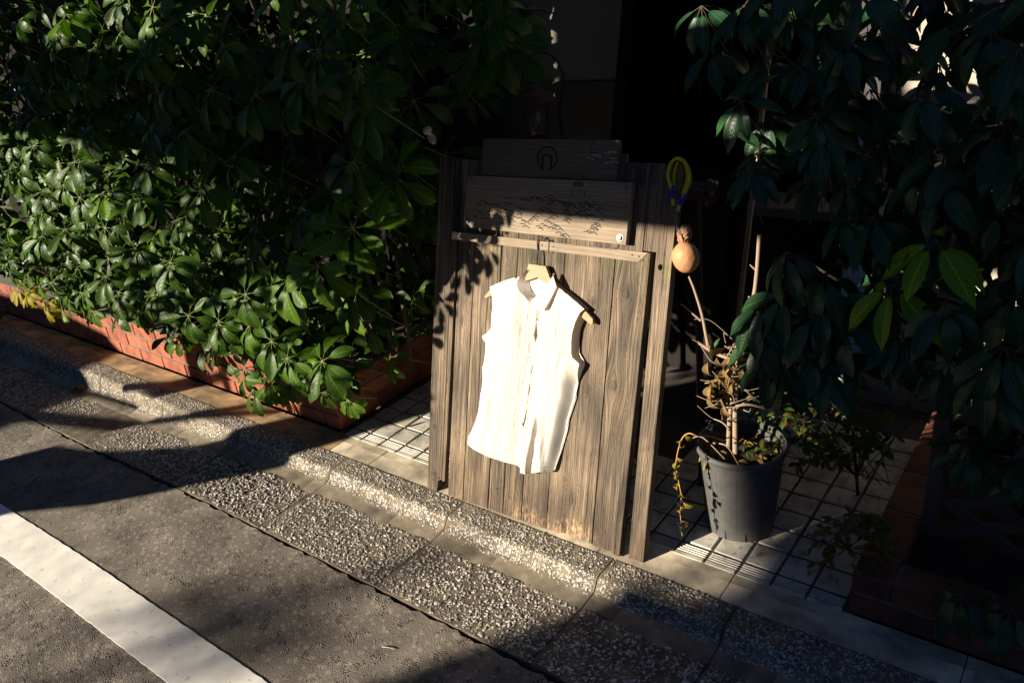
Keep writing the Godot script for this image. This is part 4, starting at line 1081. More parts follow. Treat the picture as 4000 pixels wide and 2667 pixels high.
func hedge() -> void:
	var ms := [leaf_mesh("obovate", 0.55, 0.35), leaf_mesh("obovate", 0.95, 0.22), leaf_mesh("obovate", 0.20, 0.5), leaf_mesh("obovate", 1.35, 0.30)]
	var H := hedge_spots()
	var groups := [[], [], []]                              # leaves of three shrubs, each [transform, tone, nearness]
	var stems := [begin(), begin(), begin()]
	var which := func(x: float) -> int: return 0 if x < -1.55 else (1 if x < -0.55 else 2)
	var add := func(p: Vector3, ax: Vector3, size: float, n: int, tone: int, near: float, droop: float) -> void:
		var g: int = which.call(p.x); var o := []
		rosette(p, ax, size, n, o, stems[g], tone, droop)
		for q in o: groups[g].append([q[0], q[1], near])
	for p in v3s(H):
		var ax := Vector3(rng.randf_range(-0.1, 0.35), rng.randf_range(0.25, 0.75), rng.randf_range(0.5, 0.9))
		var tone := 1 if rng.randf() < 0.6 else (2 if rng.randf() < 0.5 else 0)
		if p.x < -2.2: tone = 3 if p.x < -2.28 else 2
		var size := 0.130 if p.y > 0.35 else 0.098
		if p.x > 0.3 and p.z > 0.0: size = 0.135
		if p.x < -1.2: size *= 0.9
		add.call(p, ax, size, 8 if p.y > 0.3 else 6, tone, 2.0, 0.35 if p.y > 0.35 else 0.9)
	# the body of the hedge
	for i in 1000:
		var front := i < 250
		var x := rng.randf_range(-4.4, 0.62)
		var y := rng.randf_range(0.22, 2.5)
		var z := rng.randf_range(-0.20, 0.05) if front else rng.randf_range(-0.75, -0.10)
		var lim := 0.16 + 0.42 * smoothstep(0.35, 1.45, y)
		if x > lim: x -= 1.3
		if front and x < -1.2 and y < 0.28: y += 0.2
		if x > 0.1 and z > -0.1 and y > 0.8: z += 0.08 * rng.randf()
		var ax := Vector3(rng.randf_range(-0.5, 0.5), rng.randf_range(0.0, 0.9), rng.randf_range(0.3, 1.0))
		var tone: int = [0, 0, 0, 1, 1, 2][rng.randi() % 6]
		add.call(Vector3(x, y, z), ax, rng.randf_range(0.095, 0.135), 7, tone, (z + 0.7 if front else z - 1.0), 0.45)
	# sprays that hang over the bricks
	for i in 62:
		var x := rng.randf_range(-0.95, 0.10) if i < 24 else rng.randf_range(-2.9, -1.0)
		var y := rng.randf_range(0.16, 0.42) if i < 24 else rng.randf_range(0.30, 0.45)
		add.call(Vector3(x, y, rng.randf_range(-0.03, 0.08)), Vector3(rng.randf_range(-0.3, 0.4), 0.2, 0.9), rng.randf_range(0.07, 0.09), 7, [0, 1, 2][rng.randi() % 3], 1.0, 0.9)
	var labels := ["umbrella-tree shrub at the far left with a yellowed sprig over the bricks", "middle umbrella-tree shrub with its lower leaves in full sun", "right-hand umbrella-tree shrub reaching towards the wooden door"]
	var mats := [M.leaf_a, M.leaf_b, M.leaf_c, M.leaf_y]
	var tints := [Color(0.062, 0.135, 0.014), Color(0.088, 0.190, 0.016), Color(0.150, 0.300, 0.018), Color(0.66, 0.52, 0.03)]
	for g in 3:
		var x0: float = [-2.3, -1.0, -0.2][g]
		var t := thing("umbrella_tree", labels[g], "shrub", Vector3(x0, 0.17, -0.45), "hedge of umbrella trees in the planter")
		var off := Transform3D(Basis(), -t.position)
		var L: Array = groups[g]
		L.sort_custom(func(a, b): return a[2] > b[2])
		var rest := [[], [], [], []]
		for i in L.size():
			var k := rng.randi() % 4
			if i < 290: obj("leaf", ms[k], mats[L[i][1]], t, off * L[i][0])
			else: rest[k].append(L[i])
		for k in 4:
			var mm := MultiMesh.new(); mm.transform_format = MultiMesh.TRANSFORM_3D; mm.use_colors = true; mm.mesh = ms[k]; mm.instance_count = rest[k].size()
			for i in rest[k].size():
				mm.set_instance_transform(i, off * rest[k][i][0]); var c: Color = tints[rest[k][i][1]]; mm.set_instance_color(i, c * rng.randf_range(0.75, 1.2))
			var o := MultiMeshInstance3D.new(); o.name = "foliage"; o.multimesh = mm; o.material_override = M.leaf_any; t.add_child(o, true); o.set_meta("kind", "stuff")
		var so := obj("leaf_stalks", stems[g].commit(), M.stem_green, t, off); so.set_meta("kind", "stuff")
		for b in 7:
			var bx := rng.randf_range(-0.5, 0.5); var top_ := rng.randf_range(1.2, 2.2)
			obj("branch", tube_mesh([Vector3(bx * 0.4, -0.05, 0), Vector3(bx * 0.7, top_ * 0.4, rng.randf_range(-0.1, 0.15)), Vector3(bx, top_, rng.randf_range(-0.1, 0.3))], 0.011, 0.005), M.stem_brown, t)

func broadleaf() -> void:
	var ms := [leaf_mesh("serrate", 0.5, 0.35, 22), leaf_mesh("serrate", 0.9, 0.3, 22), leaf_mesh("serrate", 0.25, 0.55, 22)]
	var Bp := [1.56,1.40,-0.30,1.75,1.44,-0.30,1.39,1.42,-0.35,1.71,1.27,-0.30,1.79,1.31,-0.35,1.94,1.28,-0.30,1.99,1.47,-0.20,1.99,1.20,-0.20,1.67,1.10,-0.35,1.79,1.01,-0.35,1.61,1.51,-0.40,2.06,1.46,-0.10,2.10,1.26,-0.20,1.49,1.53,-0.35,1.34,1.52,-0.40,1.66,0.94,-0.20,2.01,1.04,-0.10,1.93,0.92,-0.12]
	Bp.append_array([1.60,0.79,-0.20,1.72,0.69,-0.20,1.66,0.76,-0.20,1.60,0.70,-0.2,1.65,0.66,-0.2,1.80,0.68,-0.25,1.90,0.71,-0.25,1.82,1.01,-0.30,1.96,0.78,-0.20,2.17,0.94,-0.10,2.06,0.74,-0.15,2.17,0.84,-0.05,2.17,0.22,0.00,2.15,0.79,-0.05,2.27,0.24,0.02])
	Bp.append_array([1.59,0.77,-0.19,1.66,0.83,-0.19,1.68,0.76,-0.19,1.61,0.72,-0.19,1.68,0.62,-0.19,1.63,0.64,-0.19,1.76,0.83,-0.19,1.81,0.78,-0.19,1.76,0.90,-0.19,1.77,0.65,-0.19])
	var t := thing("broadleaf_shrub", "tall shade-dark shrub with long drooping toothed leaves at the right", "shrub", Vector3(2.25, 0.1, -0.55))
	var off := Transform3D(Basis(), -t.position)
	var st := begin(); var L := []; var rest := []
	var i := 0
	for p in v3s(Bp):
		var fresh := i == 16 or i == 17
		var o := []
		rosette(p, Vector3(rng.randf_range(-0.5, 0.2), 0.8, rng.randf_range(0.3, 0.9)), 0.122 if not fresh else 0.135, 5 if fresh else 6, o, st, 2 if fresh else rng.randi() % 2, 1.0, 0.12)
		L.append_array(o); i += 1
	for k in 760:
		var p := Vector3(rng.randf_range(1.35, 3.1), rng.randf_range(0.5, 2.1), rng.randf_range(-0.85, -0.15))
		if p.x > 2.0 and k % 2 == 0: p = Vector3(rng.randf_range(2.05, 2.9), rng.randf_range(0.45, 1.7), rng.randf_range(-0.5, 0.05))
		if p.x < 1.52: continue
		if p.y < 1.35 - (p.x - 1.35) * 1.5 or (p.x < 1.72 and p.y < 1.15): continue
		if p.x < 2.1 and p.y < 0.75: continue
		if p.x > 1.78 and p.x < 2.06 and p.y > 1.26 and rng.randf() < 0.6: continue     # gaps where the wall shows
		if k % 4 == 0: p.z = rng.randf_range(-0.30, -0.12)
		var o := []
		rosette(p, Vector3(rng.randf_range(-0.5, 0.4), 0.8, rng.randf_range(0.3, 1.0)), rng.randf_range(0.085, 0.125), 6, o, st, rng.randi() % 2, 0.9, 0.12)
		if p.z > -0.3 and L.size() < 285: L.append_array(o)
		else: rest.append_array(o)
	var mats := [M.big_a, M.big_b, M.big_new]; var tints := [Color(0.045, 0.140, 0.055), Color(0.058, 0.165, 0.055), Color(0.1, 0.2, 0.02)]
	for q in L: obj("leaf", ms[rng.randi() % 3], mats[q[1]], t, off * q[0])
	for k in 3:
		var mm := MultiMesh.new(); mm.transform_format = MultiMesh.TRANSFORM_3D; mm.use_colors = true; mm.mesh = ms[k]
		var sub := []
		for j in rest.size():
			if j % 3 == k: sub.append(rest[j])
		mm.instance_count = sub.size()
		for j in sub.size(): mm.set_instance_transform(j, off * sub[j][0]); mm.set_instance_color(j, tints[sub[j][1]] * rng.randf_range(0.8, 1.15))
		var o := MultiMeshInstance3D.new(); o.name = "foliage"; o.multimesh = mm; o.material_override = M.big_any; t.add_child(o, true); o.set_meta("kind", "stuff")
	var so := obj("twigs", st.commit(), M.stem_brown, t, off); so.set_meta("kind", "stuff")
	for q in [[1.50, 1.45, -0.38], [1.62, 0.86, -0.4], [1.95, 1.5, -0.3], [2.0, 1.0, -0.2], [1.75, 1.2, -0.5], [1.8, 0.72, -0.3]]:
		var e := Vector3(q[0], q[1], q[2]) - t.position
		obj("branch", tube_mesh(smooth_path([Vector3(0, -0.02, 0), Vector3(e.x * 0.25, e.y * 0.55, e.z * 0.3), e], 5), 0.012, 0.003), M.stem_brown, t)

# ------------------------------------------------------------------ pot, dead plant
func pot() -> void:
	var c := Vector3(1.52, 0.0, -0.266)
	var t := thing("plant_pot", "dark grey plastic pot standing on the porch tiles", "pot", c)
	var pm := mat(0.105, 0.104, 0.099, 0.5)
	var nt := NoiseTexture2D.new(); nt.width = 256; nt.height = 256; nt.noise = noise(0.02, 15); nt.seamless = true
	var cr := Gradient.new(); cr.set_color(0, Color(0.80, 0.80, 0.80)); cr.set_color(1, Color(1, 1, 1)); nt.color_ramp = cr
	pm.albedo_texture = nt; pm.uv1_triplanar = true; pm.uv1_scale = Vector3.ONE * 4.0
	var pb := obj("body", lathe([[0.0, 0.002], [0.098, 0.002], [0.103, 0.006], [0.1245, 0.262], [0.1262, 0.263], [0.1275, 0.283], [0.1165, 0.283], [0.1145, 0.25], [0.10, 0.06]], 56).commit(), pm, t)
	obj("rim", lathe([[0.1272, 0.280], [0.1345, 0.284], [0.1365, 0.292], [0.1345, 0.301], [0.1300, 0.303], [0.1245, 0.299], [0.1235, 0.285]], 56).commit(), pm, t)
	for a in [0.72, 1.28, 1.80, 2.35]:
		var e := Vector3(cos(a), 0, sin(a))
		obj("mould_line", tube_mesh([e * 0.1033 + Vector3(0, 0.012, 0), e * 0.1243 + Vector3(0, 0.258, 0)], 0.0007, 0.0007, 5), pm, pb)
	for a in [1.60, 1.02]:
		var e := Vector3(cos(a), 0, sin(a))
		obj("drain_slot", cbox(Vector3.ZERO, Vector3(0.004, 0.034, 0.004), 0.001), M.dark, pb, Transform3D(Basis(Vector3.UP, PI / 2 - a), e * 0.1040 + Vector3(0, 0.024, 0)))
	obj("soil", lathe([[0.0, 0.262], [0.06, 0.266], [0.116, 0.258], [0.116, 0.24]], 30).commit(), M.soil, t)
	# the dried-up plant in it
	var p := thing("dried_plant", "dried berry plant with pale cut stems and withered leaves in the pot", "plant", c + Vector3(0, 0.26, 0))
	var o := -p.position
	var bark := mat(0.30, 0.215, 0.145, 0.85)
	var mv := func(a: Array) -> Array:
		var out := []
		for v in v3s(a): out.append(v + o)
		return smooth_path(out, 4)
	for s in [[[1.478, 0.262, -0.27, 1.484, 0.402, -0.27, 1.499, 0.537, -0.27, 1.529, 0.668, -0.27, 1.552, 0.802, -0.27, 1.560, 0.952, -0.27], 0.0074, 0.0055], [[1.509, 0.262, -0.25, 1.508, 0.477, -0.25, 1.519, 0.592, -0.25], 0.0085, 0.007], [[1.517, 0.582, -0.24, 1.445, 0.596, -0.24, 1.393, 0.621, -0.24], 0.006, 0.0042], [[1.429, 0.606, -0.24, 1.421, 0.647, -0.24, 1.408, 0.713, -0.24, 1.386, 0.783, -0.24, 1.370, 0.821, -0.24], 0.0055, 0.0032], [[1.506, 0.534, -0.22, 1.426, 0.501, -0.22], 0.003, 0.002], [[1.510, 0.378, -0.20, 1.489, 0.395, -0.20, 1.462, 0.400, -0.20], 0.003, 0.002], [[1.405, 0.690, -0.24, 1.375, 0.715, -0.235, 1.345, 0.735, -0.235], 0.0035, 0.002], [[1.53, 0.46, -0.2, 1.57, 0.475, -0.2, 1.62, 0.46, -0.22], 0.004, 0.003], [[1.47, 0.33, -0.18, 1.52, 0.345, -0.16, 1.56, 0.30, -0.15], 0.0025, 0.0015], [[1.56, 0.75, -0.27, 1.535, 0.775, -0.265], 0.004, 0.003], [[1.555, 0.85, -0.27, 1.538, 0.868, -0.265], 0.003, 0.002], [[1.41, 0.34, -0.16, 1.45, 0.36, -0.15, 1.52, 0.31, -0.145], 0.002, 0.0015]]:
		obj("stem", tube_mesh(mv.call(s[0]), s[1], s[2], 8), bark, p)
	var vine: Array = mv.call([1.505, 0.340, -0.19, 1.49, 0.39, -0.12, 1.473, 0.423, -0.06, 1.449, 0.423, -0.06, 1.426, 0.395, -0.06, 1.408, 0.316, -0.06, 1.411, 0.271, -0.06, 1.422, 0.198, -0.06, 1.418, 0.133, -0.06, 1.422, 0.054, -0.06])
	obj("vine", tube_mesh(vine, 0.0027, 0.0011, 6), mat(0.45, 0.24, 0.06, 0.6), p)
	for k in 34:                                             # a tangle of thin dead twigs
		var q := Vector3(rng.randf_range(1.47, 1.54), rng.randf_range(0.36, 0.66), -0.24) + o
		var e := q + Vector3(rng.randf_range(-0.10, 0.11), rng.randf_range(-0.03, 0.10), rng.randf_range(0.0, 0.07))
		var m3 := q.lerp(e, 0.5) + Vector3(rng.randf_range(-0.02, 0.02), rng.randf_range(-0.02, 0.03), 0.01)
		obj("twig", tube_mesh(smooth_path([q, m3, e], 4), 0.0019, 0.0009, 5), bark, p)
	var crumple := [leaf_mesh("ellip", 2.2, 0.9, 8), leaf_mesh("ellip", 1.5, 1.3, 8), leaf_mesh("obovate", 2.8, 0.6, 8)]
	for q in v3s([1.480, 0.513, -0.22, 1.474, 0.476, -0.22, 1.453, 0.442, -0.22, 1.518, 0.633, -0.22, 1.473, 0.575, -0.22, 1.500, 0.504, -0.22, 1.49, 0.49, -0.21, 1.52, 0.56, -0.22, 1.53, 0.60, -0.22, 1.48, 0.54, -0.2, 1.50, 0.58, -0.19, 1.46, 0.50, -0.19, 1.51, 0.53, -0.18, 1.49, 0.62, -0.2]):
		for k in 2:
			var d := Vector3(rng.randf_range(-0.6, 0.6), -1.0, rng.randf_range(-0.4, 0.6))
			obj("dry_leaf", crumple[rng.randi() % 3], M.dry, p, Transform3D(leaf_basis(d, Vector3(rng.randf_range(-0.7, 0.3), 0.3, 0.9), rng.randf_range(0.05, 0.085)), q + o + Vector3(rng.randf_range(-0.035, 0.035), rng.randf_range(-0.02, 0.04), rng.randf_range(-0.01, 0.02))))
	for k in 54:
		var a := rng.randf() * TAU; var r := 0.112 * sqrt(rng.randf())
		if k % 2 == 0: a = rng.randf_range(1.6, 3.6); r = rng.randf_range(0.07, 0.112)
		obj("dry_leaf", crumple[k % 3], M.dry, p, Transform3D(leaf_basis(Vector3(rng.randf_range(-1, 1), rng.randf_range(-0.2, 0.5), rng.randf_range(-1, 1)), Vector3(0, 1, 0.3), rng.randf_range(0.03, 0.06)), Vector3(cos(a) * r, 0.012, sin(a) * r)))
	var ylw := leaf_mat(0.55, 0.40, 0.06, 0.6, 0.6)
	for k in 15:
		var q: Vector3 = vine[int(vine.size() * (0.40 + 0.58 * k / 15.0))] + Vector3(rng.randf_range(-0.006, 0.008), 0, 0.003)
		obj("withered_leaf", crumple[k % 3], ylw, p, Transform3D(leaf_basis(Vector3(rng.randf_range(-0.7, 1.0), rng.randf_range(-1.0, -0.3), rng.randf_range(-0.3, 0.5)), Vector3(rng.randf_range(-0.8, 0.4), 0.1, 1), rng.randf_range(0.028, 0.052)), q))
	var berry := mat(0.012, 0.010, 0.018, 0.55, 0.25); var sph := SphereMesh.new(); sph.radius = 0.0042; sph.height = 0.0084; sph.radial_segments = 10; sph.rings = 6
	for q in [[1.476, 0.560, -0.20, 9], [1.476, 0.475, -0.20, 12], [1.451, 0.372, -0.20, 10], [1.422, 0.190, -0.058, 8], [1.420, 0.165, -0.058, 7], [1.421, 0.09, -0.058, 7], [1.52, 0.545, -0.2, 6]]:
		for k in q[3]:
			obj("berry", sph, berry, p, at(q[0] + o.x + rng.randf_range(-0.009, 0.009), q[1] + o.y + rng.randf_range(-0.018, 0.018), q[2] + o.z + rng.randf_range(-0.008, 0.008)))

# ------------------------------------------------------------------ small-leaved plants
func sprig(t: Node3D, st: SurfaceTool, root: Vector3, tip: Vector3, n: int, ms: Array, mats: Array, size: float) -> void:
	var mid := root.lerp(tip, 0.5) + Vector3(rng.randf_range(-0.03, 0.03), 0.05, rng.randf_range(-0.03, 0.03))
	var path := smooth_path([root, mid, tip], 6)
	tube(st, path, 0.0016, 0.0007, 4, false)
	for k in n:
		var f := 0.35 + 0.65 * float(k) / n
		var q: Vector3 = path[int(f * (path.size() - 1))]
		var d := Vector3(rng.randf_range(-1, 1), rng.randf_range(-0.7, 0.5), rng.randf_range(-0.6, 1))
		obj("leaf", ms[rng.randi() % ms.size()], mats[rng.randi() % mats.size()], t, Transform3D(leaf_basis(d, Vector3(rng.randf_range(-0.5, 0.5), 0.8, 0.6), size * rng.randf_range(0.7, 1.2)), q - t.position))

func small_plants() -> void:
	var ms := [leaf_mesh("ellip", 0.5, 0.4, 5), leaf_mesh("ellip", 0.9, 0.3, 5)]
	var olive := leaf_mat(0.17, 0.22, 0.04, 0.5, 0.5); var green := leaf_mat(0.09, 0.20, 0.04, 0.45, 0.5); var orange := leaf_mat(0.50, 0.21, 0.04, 0.6, 0.5); var ochre := leaf_mat(0.40, 0.30, 0.04, 0.6, 0.5)
	var t := thing("small_leaved_bush", "sprawling small-leaved bush with olive leaves right of the pot", "bush", Vector3(1.78, 0.1, -0.45))
	var st := begin()
	for q in v3s([1.527, 0.486, -0.30, 1.578, 0.540, -0.30, 1.605, 0.475, -0.30, 1.658, 0.402, -0.30, 1.710, 0.372, -0.30, 1.758, 0.371, -0.30, 1.814, 0.429, -0.30, 1.861, 0.414, -0.30, 1.714, 0.284, -0.30, 1.678, 0.228, -0.30, 1.799, 0.296, -0.30, 1.555, 0.390, -0.28, 1.583, 0.322, -0.22, 1.916, 0.415, -0.30, 1.839, 0.557, -0.30, 1.48, 0.60, -0.26, 1.44, 0.66, -0.24, 1.56, 0.33, -0.18]):
		sprig(t, st, Vector3(rng.randf_range(1.62, 1.9), 0.12, -0.5), q + Vector3(0, 0, rng.randf_range(-0.05, 0.05)), 13, ms, [olive, olive, green, green, ochre], 0.034)
	for k in 16: sprig(t, st, Vector3(1.80, 0.12, -0.5), Vector3(rng.randf_range(1.58, 2.0), rng.randf_range(0.2, 0.62), rng.randf_range(-0.5, -0.22)), 11, ms, [olive, green, ochre], 0.032)
	obj("twigs", st.commit(), M.stem_brown, t, Transform3D(Basis(), -t.position)).set_meta("kind", "stuff")
	var t2 := thing("small_leaved_bush", "low straggling bush with orange and olive leaves over the tiles by the right planter", "bush", Vector3(1.93, 0.14, -0.22))
	st = begin()
	for q in v3s([1.799, 0.236, -0.05, 1.844, 0.225, -0.05, 1.769, 0.122, -0.05, 1.816, 0.112, -0.05, 1.887, 0.242, -0.05, 1.940, 0.107, -0.05, 1.795, 0.058, -0.05, 1.849, 0.141, -0.05, 1.904, 0.150, -0.05, 1.959, 0.144, -0.05, 1.77, 0.17, -0.08, 1.82, 0.17, -0.06]):
		sprig(t2, st, Vector3(1.96, 0.16, -0.24), q, 11, ms, [orange, olive, ochre, olive, orange], 0.034)
	obj("twigs", st.commit(), M.stem_brown, t2, Transform3D(Basis(), -t2.position)).set_meta("kind", "stuff")
	var t3 := thing("weed", "low green weed at the foot of the bricks at the far left", "weed", Vector3(-3.3, 0.0, 0.03))
	st = begin()
	for k in 9: sprig(t3, st, t3.position, t3.position + Vector3(rng.randf_range(-0.12, 0.14), rng.randf_range(0.03, 0.10), rng.randf_range(0.0, 0.07)), 6, ms, [green, olive], 0.035)
	obj("twigs", st.commit(), M.stem_green, t3, Transform3D(Basis(), -t3.position)).set_meta("kind", "stuff")

# ------------------------------------------------------------------ things hung on the door, and in the dark behind it
func behind_things() -> void:
	var F := sign_frame()
	var s := thing("rope_strap", "yellow rope loop with blue whippings hanging on the right post", "strap"); s.transform = F
	var yl := mat(0.58, 0.50, 0.015, 0.75); var bl := mat(0.035, 0.03, 0.32, 0.7)
	var d := 0.012
	var cord := obj("cord", tube_mesh(smooth_path(v3s([0.851, 1.064, d, 0.847, 1.085, d, 0.838, 1.118, d, 0.828, 1.143, d, 0.833, 1.176, d, 0.848, 1.190, d, 0.868, 1.185, d, 0.886, 1.163, d, 0.8925, 1.138, d, 0.888, 1.115, d, 0.874, 1.080, d, 0.866, 1.049, d]), 6), 0.0048, 0.0048, 10), yl, s)
	obj("cord", tube_mesh(smooth_path(v3s([0.846, 1.10, -0.004, 0.842, 1.125, 0.002, 0.842, 1.160, 0.002, 0.852, 1.186, 0.001, 0.866, 1.183, 0.001, 0.878, 1.160, 0.001, 0.880, 1.130, 0.001, 0.872, 1.095, 0.004]), 6), 0.0046, 0.0046, 10), yl, s)
	for q in [[[0.839, 1.117, d - 0.004, 0.8475, 1.082, d - 0.002]], [[0.8825, 1.100, d - 0.004, 0.870, 1.066, d - 0.002]]]:
		var a: Vector3 = v3s(q[0])[0]; var b: Vector3 = v3s(q[0])[1]
		for k in 9:
			var p := a.lerp(b, (k + 0.5) / 9.0); var h := (b - a) / 9.0 * 0.54
			obj("whipping", tube_mesh([p - h, p - h * 0.5, p + h * 0.5, p + h], 0.0082, 0.0082, 12), bl, cord)
	var ring := []
	for k in 25: ring.append(Vector3(0.859 + 0.0085 * cos(TAU * k / 24.0), 1.046 + 0.0085 * sin(TAU * k / 24.0), d + 0.003))
	obj("ring", tube_mesh(ring, 0.0011, 0.0011, 6), M.steel, s)
	for k in 9:
		var c := Vector3(0.864 + k * 0.0024, 1.036 - k * 0.0056, d + 0.002 + k * 0.0028); var lk := []
		for j in 13: lk.append(c + Vector3((0.0028 if k % 2 == 0 else 0.0008) * cos(TAU * j / 12.0), 0.0042 * sin(TAU * j / 12.0), (0.0008 if k % 2 == 0 else 0.0028) * cos(TAU * j / 12.0)))
		obj("chain_link", tube_mesh(lk, 0.0008, 0.0008, 5), M.steel, s)
	obj("ribbon", cbox(Vector3.ZERO, Vector3(0.005, 0.026, 0.0015), 0.0005), mat(0.5, 0.02, 0.02, 0.5), s, Transform3D(Basis(Vector3(0, 0, 1), 0.25), Vector3(0.889, 0.979, 0.042)))
	obj("nail", tube_mesh([Vector3(0.853, 1.178, -0.01), Vector3(0.853, 1.184, 0.016)], 0.0018, 0.0018, 8), M.wire, s)
	# gourd
	var g := thing("gourd_charm", "orange-tan gourd-shaped charm hanging from the chain beside the post", "charm")
	g.transform = F * Transform3D(Basis(Vector3(1, 0, 0), deg_to_rad(16.0)) * Basis(Vector3(0, 0, 1), 0.30), Vector3(0.919, 0.930, 0.05))
	var gm := mat(0.50, 0.235, 0.105, 0.6)
	var gn := noise(1.0, 55)
	var gf := func(u: float, v: float) -> Vector3:
		var b := v * PI; var a := u * TAU
		var r := 0.0360 * sin(b) * (1.0 - 0.22 * smoothstep(0.35, 0.0, v) ) + 0.0006
		var y := cos(b) * 0.043 + (0.003 if v > 0.97 else 0.0) * -1.0
		var e := Vector3(cos(a), 0, sin(a)) if u < 0.999 else Vector3(1, 0, 0)
		return e * r * (1.0 + gn.get_noise_3d(e.x * 3.0, v * 5.0, e.z * 3.0) * 0.05) + Vector3.UP * y
	obj("body", sheet(36, 24, gf).commit(), gm, g)
	obj("tip", lathe([[0.006, -0.0385], [0.004, -0.042], [0.0, -0.0455]], 12).commit(), gm, g)
	var pd := thing("dried_pod", "rough brown dried pod hanging behind the gourd charm", "charm")
	pd.transform = F * Transform3D(Basis(), Vector3(0.893, 0.985, 0.012))
	var pn := noise(1.0, 58)
	var pf := func(u: float, v: float) -> Vector3:
		var b := v * PI; var a := u * TAU; var e := Vector3(cos(a), 0, sin(a)) if u < 0.999 else Vector3(1, 0, 0)
		return (e * 0.019 * sin(b) + Vector3.UP * cos(b) * 0.030) * (1.0 + pn.get_noise_3d(e.x * 6.0, v * 9.0, e.z * 6.0) * 0.35)
	obj("pod_body", sheet(28, 22, pf).commit(), mat(0.36, 0.20, 0.10, 0.75), pd)
	# blackboard leaning in the porch
	var b := thing("blackboard", "black framed chalkboard leaning in the dark porch, faint chalk line near its top", "blackboard")
	b.transform = Transform3D(Basis(Vector3(1, 0, 0), deg_to_rad(-16.0)), Vector3(1.373, 0.717, -0.6))
	var bm := mat(0.006, 0.006, 0.007, 1.0, 0.1)
	var panel := obj("panel", cbox(Vector3(-0.26, 0.66, -0.02), Vector3(0.42, 0.70, 0.012), 0.002), bm, b)
	for q in [[-0.26, 0.285, 0.54, 0.05], [-0.26, 1.03, 0.54, 0.05]]: obj("frame_rail", cbox(Vector3(q[0], q[1], -0.012), Vector3(q[2], q[3], 0.03), 0.003), M.black_wood, b)
	for q in [[-0.497, 0.30], [-0.034, 0.30]]: obj("frame_stile", cbox(Vector3(q[0], q[1], -0.0135), Vector3(0.046, 1.98, 0.029), 0.003), mat(0.030, 0.018, 0.013, 1.0, 0.1), b)
	var ch := begin(); var r2 := RandomNumberGenerator.new(); r2.seed = 4
	for k in 16:
		if k in [5, 6, 9]: continue
		var x := -0.40 + k * 0.019
		tube(ch, [Vector3(x, 0.555 + r2.randf() * 0.012, -0.0135), Vector3(x + 0.004, 0.570, -0.0135), Vector3(x + 0.010, 0.556 + r2.randf() * 0.014, -0.0135)], 0.0008, 0.0008, 4)
	obj("chalk_writing", ch.commit(), mat(0.09, 0.09, 0.09, 0.9), panel)
	var sl := thing("wooden_slat", "thin pale wooden slat standing beside the chalkboard", "slat")
	sl.transform = Transform3D(Basis(Vector3(1, 0, 0), deg_to_rad(-15.0)), Vector3(1.388, 0.70, -0.590))
	obj("slat_body", cbox(Vector3(0, 0.20, 0), Vector3(0.013, 1.60, 0.016), 0.001), mat(0.44, 0.33, 0.19, 0.7), sl)
	# hurricane lantern on its hook
	var l := thing("hurricane_lantern", "rusty hurricane lantern hanging from a curved iron hook behind the sign", "lantern", Vector3(0.70, 1.20, -0.5))
	var rust := mat(0.060, 0.024, 0.014, 0.7)
	obj("cap", lathe([[0.0, 0.115], [0.020, 0.112], [0.026, 0.095], [0.055, 0.082], [0.072, 0.058], [0.070, 0.052], [0.030, 0.056]], 24).commit(), rust, l)
	var gl := mat(0.25, 0.13, 0.05, 0.08); gl.transparency = BaseMaterial3D.TRANSPARENCY_ALPHA; gl.albedo_color.a = 0.35
	obj("globe", lathe([[0.026, 0.054], [0.036, 0.03], [0.042, 0.0], [0.036, -0.035], [0.026, -0.055]], 24).commit(), gl, l)
	obj("base", lathe([[0.0, -0.055], [0.030, -0.056], [0.046, -0.066], [0.050, -0.10], [0.046, -0.115], [0.0, -0.116]], 24).commit(), rust, l)
	for a in [0.2, 1.77, 3.34, 4.91]:
		var e := Vector3(cos(a), 0, sin(a))
		obj("guard_wire", tube_mesh([e * 0.045 + Vector3(0, 0.058, 0), e * 0.052 + Vector3(0, 0.0, 0), e * 0.044 + Vector3(0, -0.066, 0)], 0.0022, 0.0022, 5), M.black_metal, l)
	var hookp := []
	for k in 15:
		var a := PI * 1.05 - PI * 1.15 * k / 14.0
		hookp.append(Vector3(0.038 + 0.080 * cos(a), 0.13 + 0.085 * sin(a), 0.0))
	hookp.append(Vector3(0.095, 0.055, 0)); hookp.append(Vector3(0.092, 0.0, 0)); hookp.append(Vector3(0.105, -0.10, 0)); hookp.append(Vector3(0.13, -0.6, 0)); hookp.append(Vector3(0.13, -1.20, 0))
	var hs := thing("iron_hook_stand", "black iron crook stand that carries the hurricane lantern", "hook", l.position)
	obj("crook", tube_mesh(hookp, 0.0045, 0.0045, 8), M.black_metal, hs)
	# a clear filament bulb under a pale cap
	var bu := thing("filament_bulb", "small clear filament bulb with pale round cap hanging at the hedge edge", "bulb", Vector3(0.578, 1.232, -0.1))
	bu.rotation = Vector3(0.2, 0.6, 0.35)
	obj("cap", lathe([[0.0, 0.022], [0.010, 0.021], [0.0145, 0.014], [0.0135, 0.006], [0.0, 0.005]], 20).commit(), mat(0.55, 0.46, 0.36, 0.6), bu)
	var cg := mat(0.9, 0.9, 0.9, 0.03); cg.transparency = BaseMaterial3D.TRANSPARENCY_ALPHA; cg.albedo_color.a = 0.12
	var glass := obj("glass", lathe([[0.006, 0.005], [0.012, -0.008], [0.013, -0.022], [0.008, -0.034], [0.0, -0.037]], 20).commit(), cg, bu)
	for k in 3: obj("filament", tube_mesh([Vector3(-0.004 + k * 0.004, 0.004, 0), Vector3(-0.006 + k * 0.006, -0.022, 0.002)], 0.0007, 0.0007, 5), mat(0.5, 0.16, 0.03, 0.5), glass)
